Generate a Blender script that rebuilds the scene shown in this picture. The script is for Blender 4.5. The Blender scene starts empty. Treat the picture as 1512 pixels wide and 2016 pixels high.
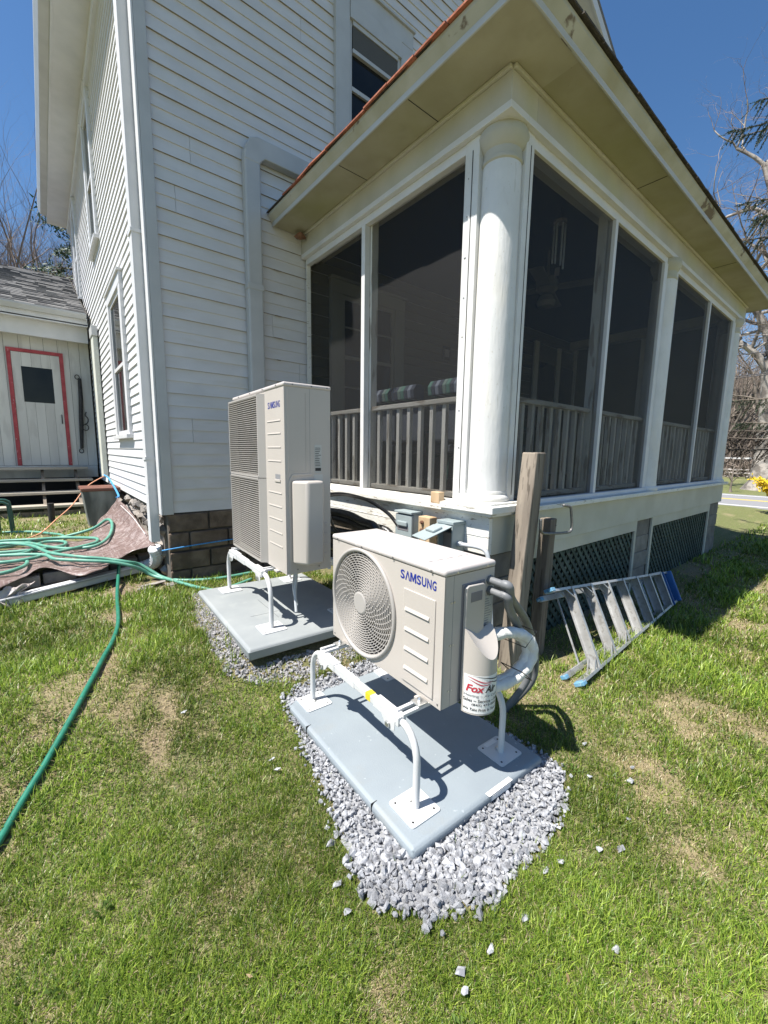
import bpy, bmesh, math, random
import numpy as np
from mathutils import Vector, Matrix
random.seed(7); rng = np.random.default_rng(7)
sc = bpy.context.scene
COL = sc.collection
R = math.radians
# ------------------------------------------------------------------ camera
cam_d = bpy.data.cameras.new("camera")
cam_d.sensor_fit = 'VERTICAL'; cam_d.sensor_height = 36.0; cam_d.lens = 14.517
cam_d.clip_start = 0.02; cam_d.clip_end = 900
cam = bpy.data.objects.new("camera", cam_d); COL.objects.link(cam)
RW = ((0.77481638, -0.07794468, 0.62736289), (-0.63199964, -0.11961841, 0.76568133), (0.01536337, -0.98975556, -0.14194331))
cam.matrix_world = Matrix([[RW[i][0], -RW[i][1], -RW[i][2], (0, 0, 1.606)[i]] for i in range(3)] + [[0, 0, 0, 1]])
sc.camera = cam
# ------------------------------------------------------------------ world, sun, exposure
SUN = Vector((-.545, .13, 1.0)).normalized()
elev = math.asin(SUN.z); azim = math.atan2(SUN.x, SUN.y)
w = bpy.data.worlds.new("World"); sc.world = w; w.use_nodes = True
nt = w.node_tree; bg = nt.nodes["Background"]
sky = nt.nodes.new("ShaderNodeTexSky"); sky.sky_type = 'NISHITA'; sky.sun_disc = False
sky.sun_elevation = elev; sky.sun_rotation = azim
sky.air_density = 1.0; sky.dust_density = 0.35; sky.ozone_density = 3.0; sky.altitude = 200
hs = nt.nodes.new('ShaderNodeHueSaturation'); hs.inputs['Saturation'].default_value = 1.18; nt.links.new(sky.outputs[0], hs.inputs['Color']); nt.links.new(hs.outputs[0], bg.inputs[0]); bg.inputs[1].default_value = 0.08
sun_d = bpy.data.lights.new("sun", 'SUN'); sun_d.energy = 5.0; sun_d.angle = R(0.53); sun_d.color = (1, .955, .89)
sun = bpy.data.objects.new("sun", sun_d); COL.objects.link(sun)
sun.rotation_euler = SUN.to_track_quat('Z', 'Y').to_euler(); sun.location = (-20, 10, 40)
sc.view_settings.view_transform = 'Standard'; sc.view_settings.look = 'None'
sc.view_settings.exposure = 0.95; sc.view_settings.gamma = 1; sc.view_settings.use_curve_mapping = False
sc.render.engine = 'CYCLES'
# ------------------------------------------------------------------ materials
def mat(name, c1, c2=None, scale=6.0, rough=.6, bump=0.0, bscale=None, metal=0.0, stretch=(1, 1, 1), detail=5.0,
        spots=(), lo=.35, hi=.65, spec=.5, coord='Object', rand=0.0, bstretch=None, transl=0.0, attr=None):
    m = bpy.data.materials.new(name); m.use_nodes = True; n = m.node_tree; N = n.nodes; L = n.links
    b = N["Principled BSDF"]; b.inputs['Roughness'].default_value = rough; b.inputs['Metallic'].default_value = metal
    b.inputs['Specular IOR Level'].default_value = spec
    tc = N.new("ShaderNodeTexCoord"); oi = N.new("ShaderNodeObjectInfo")
    mul = N.new("ShaderNodeMath"); mul.operation = 'MULTIPLY'; mul.inputs[1].default_value = 61.7; L.new(oi.outputs['Random'], mul.inputs[0])
    def noise(sc_, st, det, off=0):
        mp = N.new("ShaderNodeMapping"); mp.inputs['Scale'].default_value = st; mp.inputs['Location'].default_value = (off, off * 1.7, -off)
        ad = N.new("ShaderNodeVectorMath"); ad.operation = 'ADD'
        L.new(tc.outputs[coord], ad.inputs[0])
        if coord == 'Object': L.new(mul.outputs[0], ad.inputs[1])
        L.new(ad.outputs[0], mp.inputs['Vector'])
        t = N.new("ShaderNodeTexNoise"); t.inputs['Scale'].default_value = sc_; t.inputs['Detail'].default_value = det
        L.new(mp.outputs[0], t.inputs['Vector']); return t
    def ramp(src, a, bb, ca, cb):
        r = N.new("ShaderNodeValToRGB"); r.color_ramp.elements[0].position = a; r.color_ramp.elements[1].position = bb
        r.color_ramp.elements[0].color = (*ca, 1); r.color_ramp.elements[1].color = (*cb, 1); L.new(src, r.inputs[0]); return r.outputs[0]
    if attr:
        at = N.new("ShaderNodeAttribute"); at.attribute_name = attr; col = at.outputs['Color']
    else:
        col = ramp(noise(scale, stretch, detail).outputs['Fac'], lo, hi, c1, c2 if c2 else tuple(x * .92 for x in c1))
    for (sc_, st, cs, th, wd, amt) in spots:
        msk = ramp(noise(sc_, st, 6, 5.3 + th * 9).outputs['Fac'], th, th + wd, (0, 0, 0), (amt, amt, amt))
        mx = N.new("ShaderNodeMix"); mx.data_type = 'RGBA'; L.new(msk, mx.inputs[0]); L.new(col, mx.inputs[6]); mx.inputs[7].default_value = (*cs, 1); col = mx.outputs[2]
    if rand:
        mr = N.new("ShaderNodeMapRange"); mr.inputs[3].default_value = 1 - rand; mr.inputs[4].default_value = 1 + rand * .6; L.new(oi.outputs['Random'], mr.inputs[0])
        vm = N.new("ShaderNodeVectorMath"); vm.operation = 'SCALE'; L.new(col, vm.inputs[0]); L.new(mr.outputs[0], vm.inputs[3]); col = vm.outputs[0]
    L.new(col, b.inputs['Base Color'])
    if bump:
        bp = N.new("ShaderNodeBump"); bp.inputs['Strength'].default_value = 1; bp.inputs['Distance'].default_value = bump
        L.new(noise(bscale or scale * 4, bstretch or stretch, 6, 2.2).outputs['Fac'], bp.inputs['Height']); L.new(bp.outputs[0], b.inputs['Normal'])
    if transl:
        tr = N.new("ShaderNodeBsdfTranslucent"); L.new(col, tr.inputs[0]); ms = N.new("ShaderNodeMixShader"); ms.inputs[0].default_value = transl
        L.new(b.outputs[0], ms.inputs[1]); L.new(tr.outputs[0], ms.inputs[2]); L.new(ms.outputs[0], N["Material Output"].inputs[0])
    return m
BR = (.26, .19, .12)
vinyl = mat("vinyl", (0.582, 0.569, 0.558), (0.640, 0.627, 0.618), 3, .42, .0006, 60, stretch=(1, 1, 2), spots=[(5, (.5, .5, 3), (.55, .52, .44), .56, .2, .5), (1.3, (1, 1, 1), (.62, .62, .56), .5, .3, .35)])
clap = mat("clapboard_paint", (0.602, 0.602, 0.604), (0.658, 0.658, 0.662), 3, .5, .0008, 40, stretch=(1, .15, 1), spots=[(9, (1, .2, 1), (.55, .53, .48), .63, .1, .5)])
trimw = mat("white_trim_paint", (0.570, 0.572, 0.576), (0.637, 0.634, 0.639), 4, .45, .0006, 50, spots=[(3, (1, 1, .4), (.58, .58, .53), .55, .2, .4)])
greytrim = mat("grey_white_aluminium_trim", (.43, .435, .43), (.48, .485, .48), 4, .4, .0004, 50, spots=[(2, (1, 1, .4), (.5, .51, .5), .55, .2, .5)])
column_p = mat("column_paint", (0.602, 0.599, 0.580), (0.668, 0.665, 0.648), 5, .5, .0028, 26, detail=8, bstretch=(2, 2, .35), spots=[(30, (1, 1, .15), (.45, .43, .37), .675, .02, .4), (4, (1, 1, .3), (.72, .66, .54), .54, .16, .55), (70, (1, 1, .5), (.5, .47, .4), .66, .03, .6)])
peel = mat("peeling_white_paint", (.64, .635, .59), (.72, .71, .67), 5, .6, .003, 30, detail=8, bstretch=(1, 1, 3), spots=[(22, (.35, .35, 2.2), (.30, .26, .2), .63, .02, .85), (55, (.6, .6, 1.5), (.34, .31, .26), .655, .02, .8), (3, (1, 1, 1), (.62, .58, .47), .53, .2, .45)])
cream = mat("mildewed_cream_paint", (0.405, 0.389, 0.329), (0.469, 0.452, 0.397), 3, .6, .0008, 40, spots=[(1.1, (1, 1, 1), (.42, .42, .17), .50, .22, .55), (3, (1, 1, 1), (.38, .37, .27), .58, .2, .45), (60, (1, 1, 1), (.2, .17, .12), .72, .03, .7)])
soffm = mat("mildewed_shaded_soffit_paint", (0.317, 0.293, 0.202), (0.386, 0.361, 0.267), 3, .65, .0008, 40, spots=[(.9, (1, 1, 1), (.27, .27, .10), .46, .25, .6), (3, (1, 1, 1), (.2, .19, .11), .58, .2, .5), (50, (1, 1, 1), (.1, .09, .07), .73, .03, .7)])  # mildewed paint, darkened and greened to carry the eave's shade and grass bounce
skirtp = mat("cream_skirt_paint", (0.458, 0.444, 0.370), (0.528, 0.515, 0.440), 3, .6, .001, 40, spots=[(25, (1, 1, 1), (.34, .2, .1), .72, .04, .7), (4, (.5, 1, 2), (.5, .48, .36), .55, .15, .5)])
fascia_m = mat("stained_fascia_paint", (0.371, 0.368, 0.312), (0.436, 0.432, 0.383), 4, .6, .001, 40, spots=[(2.2, (1, 1, 1), (.27, .25, .14), .48, .2, .7), (6, (.6, .6, 1), (.09, .055, .035), .645, .03, .85)])
rail_m = mat("worn_painted_rail", (0.687, 0.675, 0.618), (0.847, 0.835, 0.778), 7, .75, .003, 30, stretch=(1, 1, .3), spots=[(18, (1, 1, .15), (.30, .26, .2), .56, .06, .7)], rand=.15)
railh = mat("worn_painted_handrail", (.50, .48, .42), (.68, .66, .6), 7, .75, .003, 30, stretch=(.3, .3, 1), spots=[(20, (.2, .2, 1), (.28, .23, .17), .54, .06, .75)])
oldwood = mat("weathered_post_wood", (0.115, 0.094, 0.074), (0.287, 0.242, 0.190), 9, .85, .006, 24, stretch=(1, 1, .07), bstretch=(1.6, 1.6, .06), detail=8, spots=[(60, (1, 1, .04), (.07, .055, .04), .58, .06, .75), (5, (1, 1, .8), (.12, .085, .06), .7, .03, .85)])
treadw = mat("weathered_tread_wood", (0.323, 0.289, 0.238), (0.459, 0.416, 0.348), 9, .8, .003, 30, stretch=(.08, 1, 1), spots=[(50, (.04, 1, 1), (.15, .12, .09), .6, .06, .6)])
dirtyplank = mat("dirty_white_plank_paint", (0.506, 0.501, 0.478), (0.605, 0.600, 0.567), 3, .6, .001, 40, stretch=(1, 1, .2), spots=[(8, (1, 1, .2), (.42, .41, .39), .55, .1, .5)], rand=.05)
redp = mat("faded_red_paint", (.30, .035, .045), (.40, .06, .07), 10, .6, .001, 40, spots=[(40, (1, 1, .5), (.55, .45, .44), .66, .03, .5)])
lattice_m = mat("green_lattice_wood", (0.036, 0.060, 0.048), (0.068, 0.096, 0.080), 8, .8, .002, 30, stretch=(1, 1, .3), rand=.25, spots=[(12, (1, 1, 1), (.16, .16, .14), .62, .08, .5)])
block_m = mat("brown_concrete_block", (.10, .072, .052), (.20, .15, .11), 7, .95, .012, 26, rand=.4, spots=[(3, (1, 1, 1), (.085, .06, .045), .52, .2, .6)])
mortar = mat("mortar", (.09, .078, .065), (.14, .125, .105), 12, .95, .004, 60)
concrete = mat("grey_pier_concrete", (.17, .155, .132), (.25, .23, .20), 7, .92, .004, 50, rand=.15)
glass_m = mat("dark_window_glass", (.012, .013, .013), (.02, .021, .02), 2, .04, spec=.22)
void = mat("unlit_interior", (.02, .02, .02), None, 2, .9)
ceil_m = mat("porch_ceiling_paint", (0.017, 0.016, 0.013), (0.020, 0.019, 0.016), 3, .8)  # near black: the porch's inside shade is put into the colour
inwall = mat("porch_inner_clapboard", (0.096, 0.090, 0.065), (0.113, 0.107, 0.080), 3, .6)  # cream siding darkened so its colour carries the porch's inside shade
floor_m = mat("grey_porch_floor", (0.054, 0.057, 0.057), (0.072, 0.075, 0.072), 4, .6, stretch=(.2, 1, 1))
redsh = mat("red_shingle", (.28, .085, .05), (.42, .15, .09), 30, .9, .003, 80, rand=.3)
blksh = mat("dark_shingle", (.035, .03, .026), (.07, .06, .05), 30, .9, .003, 80, rand=.3)
greysh = mat("grey_asphalt_shingle", (.095, .088, .082), (.155, .145, .135), 60, .95, .002, 120, rand=.35)
unitp = mat("beige_unit_enamel", (0.453, 0.414, 0.372), (0.470, 0.431, 0.388), 3, .42, .0002, 200, spots=[(7, (1, 1, 1), (.50, .47, .42), .6, .2, .3)])
lidp = mat("dusty_unit_lid", (0.459, 0.423, 0.399), (0.494, 0.456, 0.433), 3, .5, .0004, 90, spots=[(9, (2, .6, 1), (.45, .425, .395), .52, .18, .6), (30, (1, 1, 1), (.68, .66, .63), .62, .1, .5)])
grillp = mat("beige_grille_plastic", (0.393, 0.370, 0.343), None, 3, .45)
tallgr = mat("grille_wire_enamel", (0.368, 0.344, 0.312), None, 3, .5)
shroud = mat("fan_shroud_dark", (.022, .018, .017), (.03, .026, .024), 3, .6)
coilm = mat("condenser_fins", (.06, .045, .04), (.09, .07, .06), 3, .6)
bluep = mat("blue_logo_print", (.012, .028, .25), None, 3, .5)
blackp = mat("black_print", (.02, .02, .022), None, 3, .5)
redpr = mat("red_print", (.50, .03, .05), None, 3, .5)
greypr = mat("grey_print", (.25, .25, .26), None, 3, .5)
sticker = mat("white_sticker", (.74, .73, .70), (.78, .77, .74), 3, .5)
greylab = mat("grey_rating_label", (.42, .42, .4), (.5, .5, .47), 3, .4)
greycup = mat("grey_recess", (.2, .19, .2), None, 3, .5)
whitesteel = mat("white_powder_coated_steel", (0.565, 0.569, 0.565), (0.607, 0.607, 0.604), 5, .35, .0002, 100, spots=[(14, (1, 1, 1), (.62, .61, .58), .64, .1, .35)])
zinc = mat("zinc_bolt", (.55, .55, .53), (.68, .68, .66), 40, .35, metal=.9)
hole_m = mat("dark_hole", (.015, .015, .015), None, 3, .8)
yellow = mat("yellow_sticker", (.75, .55, .03), None, 3, .5)
slab1 = mat("blue_grey_composite", (0.215, 0.248, 0.271), (0.252, 0.289, 0.311), 2.5, .62, .0012, 140, spots=[(5, (1, 1, 1), (.24, .235, .21), .6, .2, .5), (8, (1, 1, 1), (.235, .275, .30), .6, .15, .5), (30, (1, 1, 1), (.4, .44, .46), .68, .05, .5)])
slab2 = mat("weathered_grey_composite", (0.241, 0.261, 0.266), (0.289, 0.308, 0.308), 3, .65, .0006, 90, spots=[(6, (1, 1, 1), (.33, .35, .34), .55, .15, .5), (40, (.3, 1, 1), (.28, .29, .28), .68, .03, .6)])
boxgrey = mat("grey_electrical_enamel", (0.264, 0.312, 0.321), (0.299, 0.348, 0.352), 4, .45, .0003, 80)
conduit_m = mat("grey_pvc_conduit", (0.139, 0.145, 0.151), (0.168, 0.174, 0.180), 12, .5, .001, 80)
lightpvc = mat("light_grey_pvc", (0.408, 0.433, 0.451), (0.459, 0.484, 0.493), 8, .45)
whitewrap = mat("white_wrapped_insulation", (.66, .65, .61), (.78, .77, .73), 14, .6, .006, 40, spots=[(8, (1, 1, 1), (.5, .49, .45), .6, .1, .5)])
blackfoam = mat("black_foam_insulation", (.012, .012, .012), (.02, .02, .02), 20, .32, .004, 40)
rustwood = mat("rusty_stake_wood", (.42, .30, .17), (.55, .40, .25), 10, .8, .003, 40, stretch=(1, 1, .15), spots=[(5, (1, 1, .8), (.24, .09, .045), .52, .12, .85)])
rust = mat("rusty_iron", (.12, .06, .035), (.2, .1, .06), 30, .8, .002, 80)
steelrod = mat("grey_steel_rod", (.17, .17, .17), (.25, .24, .23), 30, .5, metal=.6)
alu = mat("brushed_aluminium", (0.425, 0.425, 0.416), (0.510, 0.510, 0.497), 12, .42, .0006, 60, metal=.55, stretch=(.2, 1, 1), spots=[(30, (1, 1, 1), (.30, .28, .25), .56, .1, .65), (8, (.3, 1, 1), (.36, .35, .33), .5, .2, .5)])
bluepl = mat("blue_plastic", (.02, .085, .25), (.03, .12, .32), 8, .45)
ltblue = mat("light_blue_plastic", (.09, .25, .40), (.16, .34, .48), 12, .5, spots=[(50, (1, 1, 1), (.6, .68, .72), .6, .05, .5)])
hosem = mat("green_rubber_hose", (.012, .135, .085), (.02, .18, .115), 30, .42, spots=[(25, (1, 1, 1), (.16, .2, .15), .66, .08, .4)])
hosep = mat("faded_green_hose", (0.081, 0.270, 0.194), (0.126, 0.333, 0.248), 14, .45, spots=[(18, (1, 1, 1), (.26, .27, .2), .6, .1, .5)])
tarpm = mat("brown_woven_tarp", (.115, .075, .065), (.215, .15, .135), 45, .4, .012, 16, stretch=(.5, 2, 1), spots=[(26, (.25, 2.2, 1), (.40, .345, .325), .56, .1, .65), (26, (2.2, .25, 1), (.37, .315, .295), .58, .1, .6), (6, (1, 1, 1), (.34, .28, .27), .55, .1, .5)])  # pale streaks are the weave, with its highlights put into the colour
ironm = mat("black_iron", (.022, .022, .025), (.05, .045, .042), 20, .6, .002, 60, metal=.3)
binm = mat("dark_bin_plastic", (.06, .07, .07), (.22, .24, .23), 6, .6, stretch=(1, 1, .3))
binlid = mat("brown_bin_lid", (0.132, 0.051, 0.033), (0.168, 0.072, 0.048), 6, .6)
orangem = mat("orange_cord", (.72, .34, .20), None, 8, .5)
ropeb = mat("blue_rope", (.03, .22, .55), (.08, .33, .65), 60, .7)
greenmet = mat("dark_green_metal", (.012, .06, .05), (.02, .08, .065), 8, .4)
stone_m = mat("grey_crushed_stone", (.20, .205, .22), (.54, .55, .57), 38, .85, .003, 90, lo=.36, hi=.66, detail=2, rand=.3, spots=[(30, (1, 1, 1), (.2, .195, .19), .6, .15, .5)])
stone_d = mat("dusty_small_gravel", (.17, .165, .165), (.42, .41, .41), 45, .9, .002, 60, rand=.2)
rock_m = mat("brown_field_stone", (.20, .18, .16), (.33, .30, .27), 9, .9, .006, 30, rand=.2)
fabric = mat("striped_cushion", (.08, .095, .12), (.1, .115, .14), 8, .8)
bark1 = mat("grey_brown_bark", (0.137, 0.113, 0.090), (0.231, 0.196, 0.162), 6, .9, .02, 12, stretch=(1, 1, .3))
barks = mat("mottled_pale_bark", (.13, .115, .10), (.33, .30, .265), 2.2, .85, .02, 8, lo=.42, hi=.56)
twigm = mat("thin_twigs", (0.173, 0.135, 0.111), (0.255, 0.199, 0.162), 6, .9)
needle = mat("spruce_needles", (.02, .05, .022), (.05, .085, .035), 9, .6, transl=.15)
deadn = mat("dead_spruce_twigs", (.02, .016, .014), (.05, .036, .028), 9, .9)
forsm = mat("yellow_forsythia_flowers", (.70, .48, .01), (.80, .62, .03), 9, .6, transl=.3)
asphalt = mat("grey_asphalt", (.20, .20, .205), (.25, .25, .255), 60, .9, .003, 150, coord='Object')
paintw = mat("white_road_paint", (.62, .62, .61), (.7, .7, .69), 30, .7)
painty = mat("yellow_road_paint", (.62, .45, .06), (.7, .52, .1), 30, .7)
fan_m = mat("cream_fan_enamel", (0.138, 0.127, 0.099), None, 4, .5)  # cream darkened; the porch's inside shade is in the colour
brush = mat("leafless_brush", (.13, .105, .085), (.22, .18, .15), 3, .95)
wire_m = mat("utility_wire", (.05, .05, .055), None, 3, .6)
grass_m = mat("grass_blades", (0, 0, 0), None, 3, .42, attr='Col', transl=.3)
# insect screen: fine mesh seen as a half-clear dark veil
scr = bpy.data.materials.new("insect_screen"); scr.use_nodes = True
n_ = scr.node_tree; b_ = n_.nodes["Principled BSDF"]; b_.inputs['Base Color'].default_value = (.016, .016, .016, 1); b_.inputs['Roughness'].default_value = .6
t_ = n_.nodes.new("ShaderNodeBsdfTransparent"); mx_ = n_.nodes.new("ShaderNodeMixShader"); mx_.inputs[0].default_value = .33
n_.links.new(t_.outputs[0], mx_.inputs[1]); n_.links.new(b_.outputs[0], mx_.inputs[2]); n_.links.new(mx_.outputs[0], n_.nodes["Material Output"].inputs[0])
# ------------------------------------------------------------------ builders
WO = {}
def thing(name, label, cat, loc, group=None):
    o = bpy.data.objects.new(name, None); COL.objects.link(o); o.location = loc; o.empty_display_size = .1
    WO[o.name] = Vector(loc); o['label'] = label; o['category'] = cat
    if group: o['group'] = group
    return o
def tag(o, label, cat, group=None):
    o['label'] = label; o['category'] = cat
    if group: o['group'] = group
    return o
class MB:
    def __init__(s, T=None): s.v = []; s.f = []; s.m = []; s.k = 0; s.T = T
    def add(s, vs, fs):
        b = len(s.v); s.v += [tuple(x) for x in vs]; s.f += [tuple(i + b for i in f) for f in fs]; s.m += [s.k] * len(fs); return s
    def box(s, x0, x1, y0, y1, z0, z1):
        return s.add([(x0, y0, z0), (x1, y0, z0), (x1, y1, z0), (x0, y1, z0), (x0, y0, z1), (x1, y0, z1), (x1, y1, z1), (x0, y1, z1)],
                     [(0, 3, 2, 1), (4, 5, 6, 7), (0, 1, 5, 4), (1, 2, 6, 5), (2, 3, 7, 6), (3, 0, 4, 7)])
    def bar(s, p, q, w, h, up=(0, 0, 1), w2=None, h2=None):
        p = Vector(p); q = Vector(q); d = (q - p).normalized(); up = Vector(up); a = d.cross(up)
        if a.length < 1e-4: a = d.cross(Vector((1, 0, 0)))
        a.normalize(); b = a.cross(d); w2 = w2 or w; h2 = h2 or h
        vs = [c + a * (i * ww / 2) + b * (j * hh / 2) for c, ww, hh in ((p, w, h), (q, w2, h2)) for i, j in ((-1, -1), (1, -1), (1, 1), (-1, 1))]
        return s.add(vs, [(3, 2, 1, 0), (4, 5, 6, 7), (0, 1, 5, 4), (1, 2, 6, 5), (2, 3, 7, 6), (3, 0, 4, 7)])
    def tube(s, pts, r, n=8, closed=False, cap=True):
        P = [Vector(p) for p in pts]; K = len(P); rs = r if isinstance(r, (list, tuple)) else [r] * K
        t0 = (P[1] - P[0]).normalized(); a = t0.cross(Vector((0, 0, 1)))
        if a.length < .05: a = t0.cross(Vector((1, 0, 0)))
        a.normalize(); vs = []
        for i in range(K):
            if closed: t = (P[(i + 1) % K] - P[i - 1])
            else: t = P[min(i + 1, K - 1)] - P[max(i - 1, 0)]
            if t.length < 1e-9: t = t0
            t.normalize(); a = a - t * a.dot(t)
            if a.length < 1e-5: a = t.orthogonal()
            a.normalize(); b = t.cross(a)
            for j in range(n):
                an = 2 * math.pi * j / n; vs.append(P[i] + (a * math.cos(an) + b * math.sin(an)) * rs[i])
        fs = []
        for i in range(K if closed else K - 1):
            for j in range(n):
                fs.append((i * n + j, i * n + (j + 1) % n, ((i + 1) % K) * n + (j + 1) % n, ((i + 1) % K) * n + j))
        if cap and not closed: fs += [tuple(range(n - 1, -1, -1)), tuple((K - 1) * n + j for j in range(n))]
        return s.add(vs, fs)
    def lathe(s, prof, c, n=32, a0=0., a1=2 * math.pi):
        full = abs(a1 - a0 - 2 * math.pi) < 1e-6; m = n if full else n + 1
        vs = [(c[0] + r * math.cos(a0 + (a1 - a0) * j / n), c[1] + r * math.sin(a0 + (a1 - a0) * j / n), c[2] + z) for r, z in prof for j in range(m)]
        fs = [(i * m + j, i * m + (j + 1) % m, (i + 1) * m + (j + 1) % m, (i + 1) * m + j) for i in range(len(prof) - 1) for j in range(n)]
        fs += [tuple(range(m - 1, -1, -1)), tuple((len(prof) - 1) * m + j for j in range(m))]
        return s.add(vs, fs)
    def prism(s, poly, fn):
        n = len(poly); vs = [fn(u, v, 0) for u, v in poly] + [fn(u, v, 1) for u, v in poly]
        return s.add(vs, [tuple(range(n - 1, -1, -1)), tuple(range(n, 2 * n))] + [(i, (i + 1) % n, n + (i + 1) % n, n + i) for i in range(n)])
    def grid(s, nu, nv, fn):
        vs = [fn(i / nu, j / nv) for j in range(nv + 1) for i in range(nu + 1)]; k = nu + 1
        return s.add(vs, [(j * k + i, j * k + i + 1, (j + 1) * k + i + 1, (j + 1) * k + i) for j in range(nv) for i in range(nu)])
    def obj(s, name, mats, parent=None, smooth=False, bev=0.0, seg=2, solid=0.0, fix=True, ang=35):
        vs = [s.T @ Vector(v) for v in s.v] if s.T is not None else [Vector(v) for v in s.v]
        A = np.array([tuple(v) for v in vs]); o0 = Vector(((A.min(0) + A.max(0)) / 2).tolist())
        me = bpy.data.meshes.new(name); me.from_pydata((A - np.array(o0)).tolist(), [], s.f)
        mats = mats if isinstance(mats, (list, tuple)) else [mats]
        for m in mats: me.materials.append(m)
        if len(mats) > 1: me.polygons.foreach_set('material_index', s.m)
        if fix:
            bm = bmesh.new(); bm.from_mesh(me); bmesh.ops.recalc_face_normals(bm, faces=bm.faces); bm.to_mesh(me); bm.free()
        if smooth:
            me.polygons.foreach_set('use_smooth', [True] * len(me.polygons))
            if smooth != 'all': me.set_sharp_from_angle(angle=R(ang))
        o = bpy.data.objects.new(name, me); COL.objects.link(o); WO[o.name] = o0
        if parent is not None: o.parent = parent; o.location = o0 - WO[parent.name]
        else: o.location = o0
        if solid:
            md = o.modifiers.new("thickness", 'SOLIDIFY'); md.thickness = solid; md.offset = 0
        if bev:
            md = o.modifiers.new("bevel", 'BEVEL'); md.width = bev; md.segments = seg; md.limit_method = 'ANGLE'; md.angle_limit = R(40)
        return o
def B(name, m, parent, x0, x1, y0, y1, z0, z1, bev=0.0, T=None): return MB(T).box(x0, x1, y0, y1, z0, z1).obj(name, m, parent, bev=bev)
def spline(pts, n=8, closed=False):
    P = [Vector(p) for p in pts]; K = len(P); out = []
    for i in range(K if closed else K - 1):
        if closed: a, b, c, d = P[i - 1], P[i], P[(i + 1) % K], P[(i + 2) % K]
        else: a, b, c, d = P[max(i - 1, 0)], P[i], P[i + 1], P[min(i + 2, K - 1)]
        for k in range(n):
            t = k / n; out.append(.5 * ((2 * b) + (c - a) * t + (2 * a - 5 * b + 4 * c - d) * t * t + (3 * b - a - 3 * c + d) * t ** 3))
    if not closed: out.append(P[-1])
    return out
def copy_part(src, parent, world):
    o = src.copy(); COL.objects.link(o); o.parent = parent; o.location = Vector(world) - (WO[parent.name] if parent else Vector()); WO[o.name] = Vector(world); return o
def text_mesh(txt, bold=0.0, shear=0.0, spacing=1.0):
    cu = bpy.data.curves.new("lettering", 'FONT'); cu.body = txt; cu.offset = bold; cu.shear = shear; cu.space_character = spacing; cu.resolution_u = 3
    o = bpy.data.objects.new("lettering", cu); COL.objects.link(o); bpy.context.view_layer.update()
    me = bpy.data.meshes.new_from_object(o.evaluated_get(bpy.context.evaluated_depsgraph_get()))
    V = [tuple(v.co) for v in me.vertices]; F = [tuple(p.vertices) for p in me.polygons]
    bpy.data.objects.remove(o); bpy.data.curves.remove(cu); bpy.data.meshes.remove(me)
    return V, F
def lettering(name, m, parent, txt, fn, width, height, bold=0.0, shear=0.0, T=None):
    if txt == "M":
        V = [(0, 0), (0, 1), (.27, 1), (.5, .40), (.73, 1), (1, 1), (1, 0), (.79, 0), (.79, .66), (.57, .08), (.43, .08), (.21, .66), (.21, 0)]
        return MB(T).add([fn(v[0] * width, v[1] * height) for v in V], [tuple(range(13))]).obj(name, m, parent, fix=False)
    """lay flat lettering into a width x height box; fn(a, b) maps metres along / up to a point"""
    V, F = text_mesh(txt, bold, shear); A = np.array(V); lo = A.min(0); hi = A.max(0)
    mb = MB(T); mb.add([fn((v[0] - lo[0]) / (hi[0] - lo[0]) * width, (v[1] - lo[1]) / (hi[1] - lo[1]) * height) for v in V], F)
    return mb.obj(name, m, parent, fix=False)
def hulls(K, npt=11, flat=.7):
    out = []
    for k in range(K):
        bm = bmesh.new()
        for i in range(npt):
            v = Vector(rng.normal(size=3).tolist()).normalized() * random.uniform(.8, 1.1); v.z *= flat; v.x *= random.uniform(.8, 1.25); bm.verts.new(v)
        r = bmesh.ops.convex_hull(bm, input=bm.verts)
        bmesh.ops.delete(bm, geom=[g for g in r['geom_interior'] if isinstance(g, bmesh.types.BMVert)], context='VERTS')
        bmesh.ops.recalc_face_normals(bm, faces=bm.faces); bm.verts.index_update()
        out.append((np.array([tuple(v.co) for v in bm.verts]), [tuple(v.index for v in f.verts) for f in bm.faces])); bm.free()
    return out
HULL = hulls(12, 15, .75)
def rotm():
    q = rng.normal(size=4); q /= np.linalg.norm(q); return np.array(Matrix(Vector((0, 0, 0)).to_track_quat('Z', 'Y').to_matrix()) if False else __import__('mathutils').Quaternion(q.tolist()).to_matrix())
# ------------------------------------------------------------------ ground
def S(t): t = np.clip(t, 0, 1); return t * t * (3 - 2 * t)
def terr(x, y):
    x = np.asarray(x, float); y = np.asarray(y, float)
    h = .24 * S((y - 1.9) / 1.1)
    h = h + np.where(x < .87, .2 * S((y - (5.15 + .27 * x)) / .12), 0)
    h = h * S((14 - np.abs(x - 1)) / 8 + .5)
    h = h + 26 * S((x - 62) / 110) * S((y + 80) / 60) + 9 * S((y - 26) / 70)
    return h
_lat = {}
def vnoise(x, y, f, seed):
    g = _lat.setdefault(seed, np.random.default_rng(seed).random((64, 64)))
    X = x * f; Y = y * f; i = np.floor(X).astype(int); j = np.floor(Y).astype(int); u = X - i; v = Y - j; u = u * u * (3 - 2 * u); v = v * v * (3 - 2 * v)
    a = g[i % 64, j % 64]; b = g[(i + 1) % 64, j % 64]; c = g[i % 64, (j + 1) % 64]; d = g[(i + 1) % 64, (j + 1) % 64]
    return (a * (1 - u) + b * u) * (1 - v) + (c * (1 - u) + d * u) * v
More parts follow.
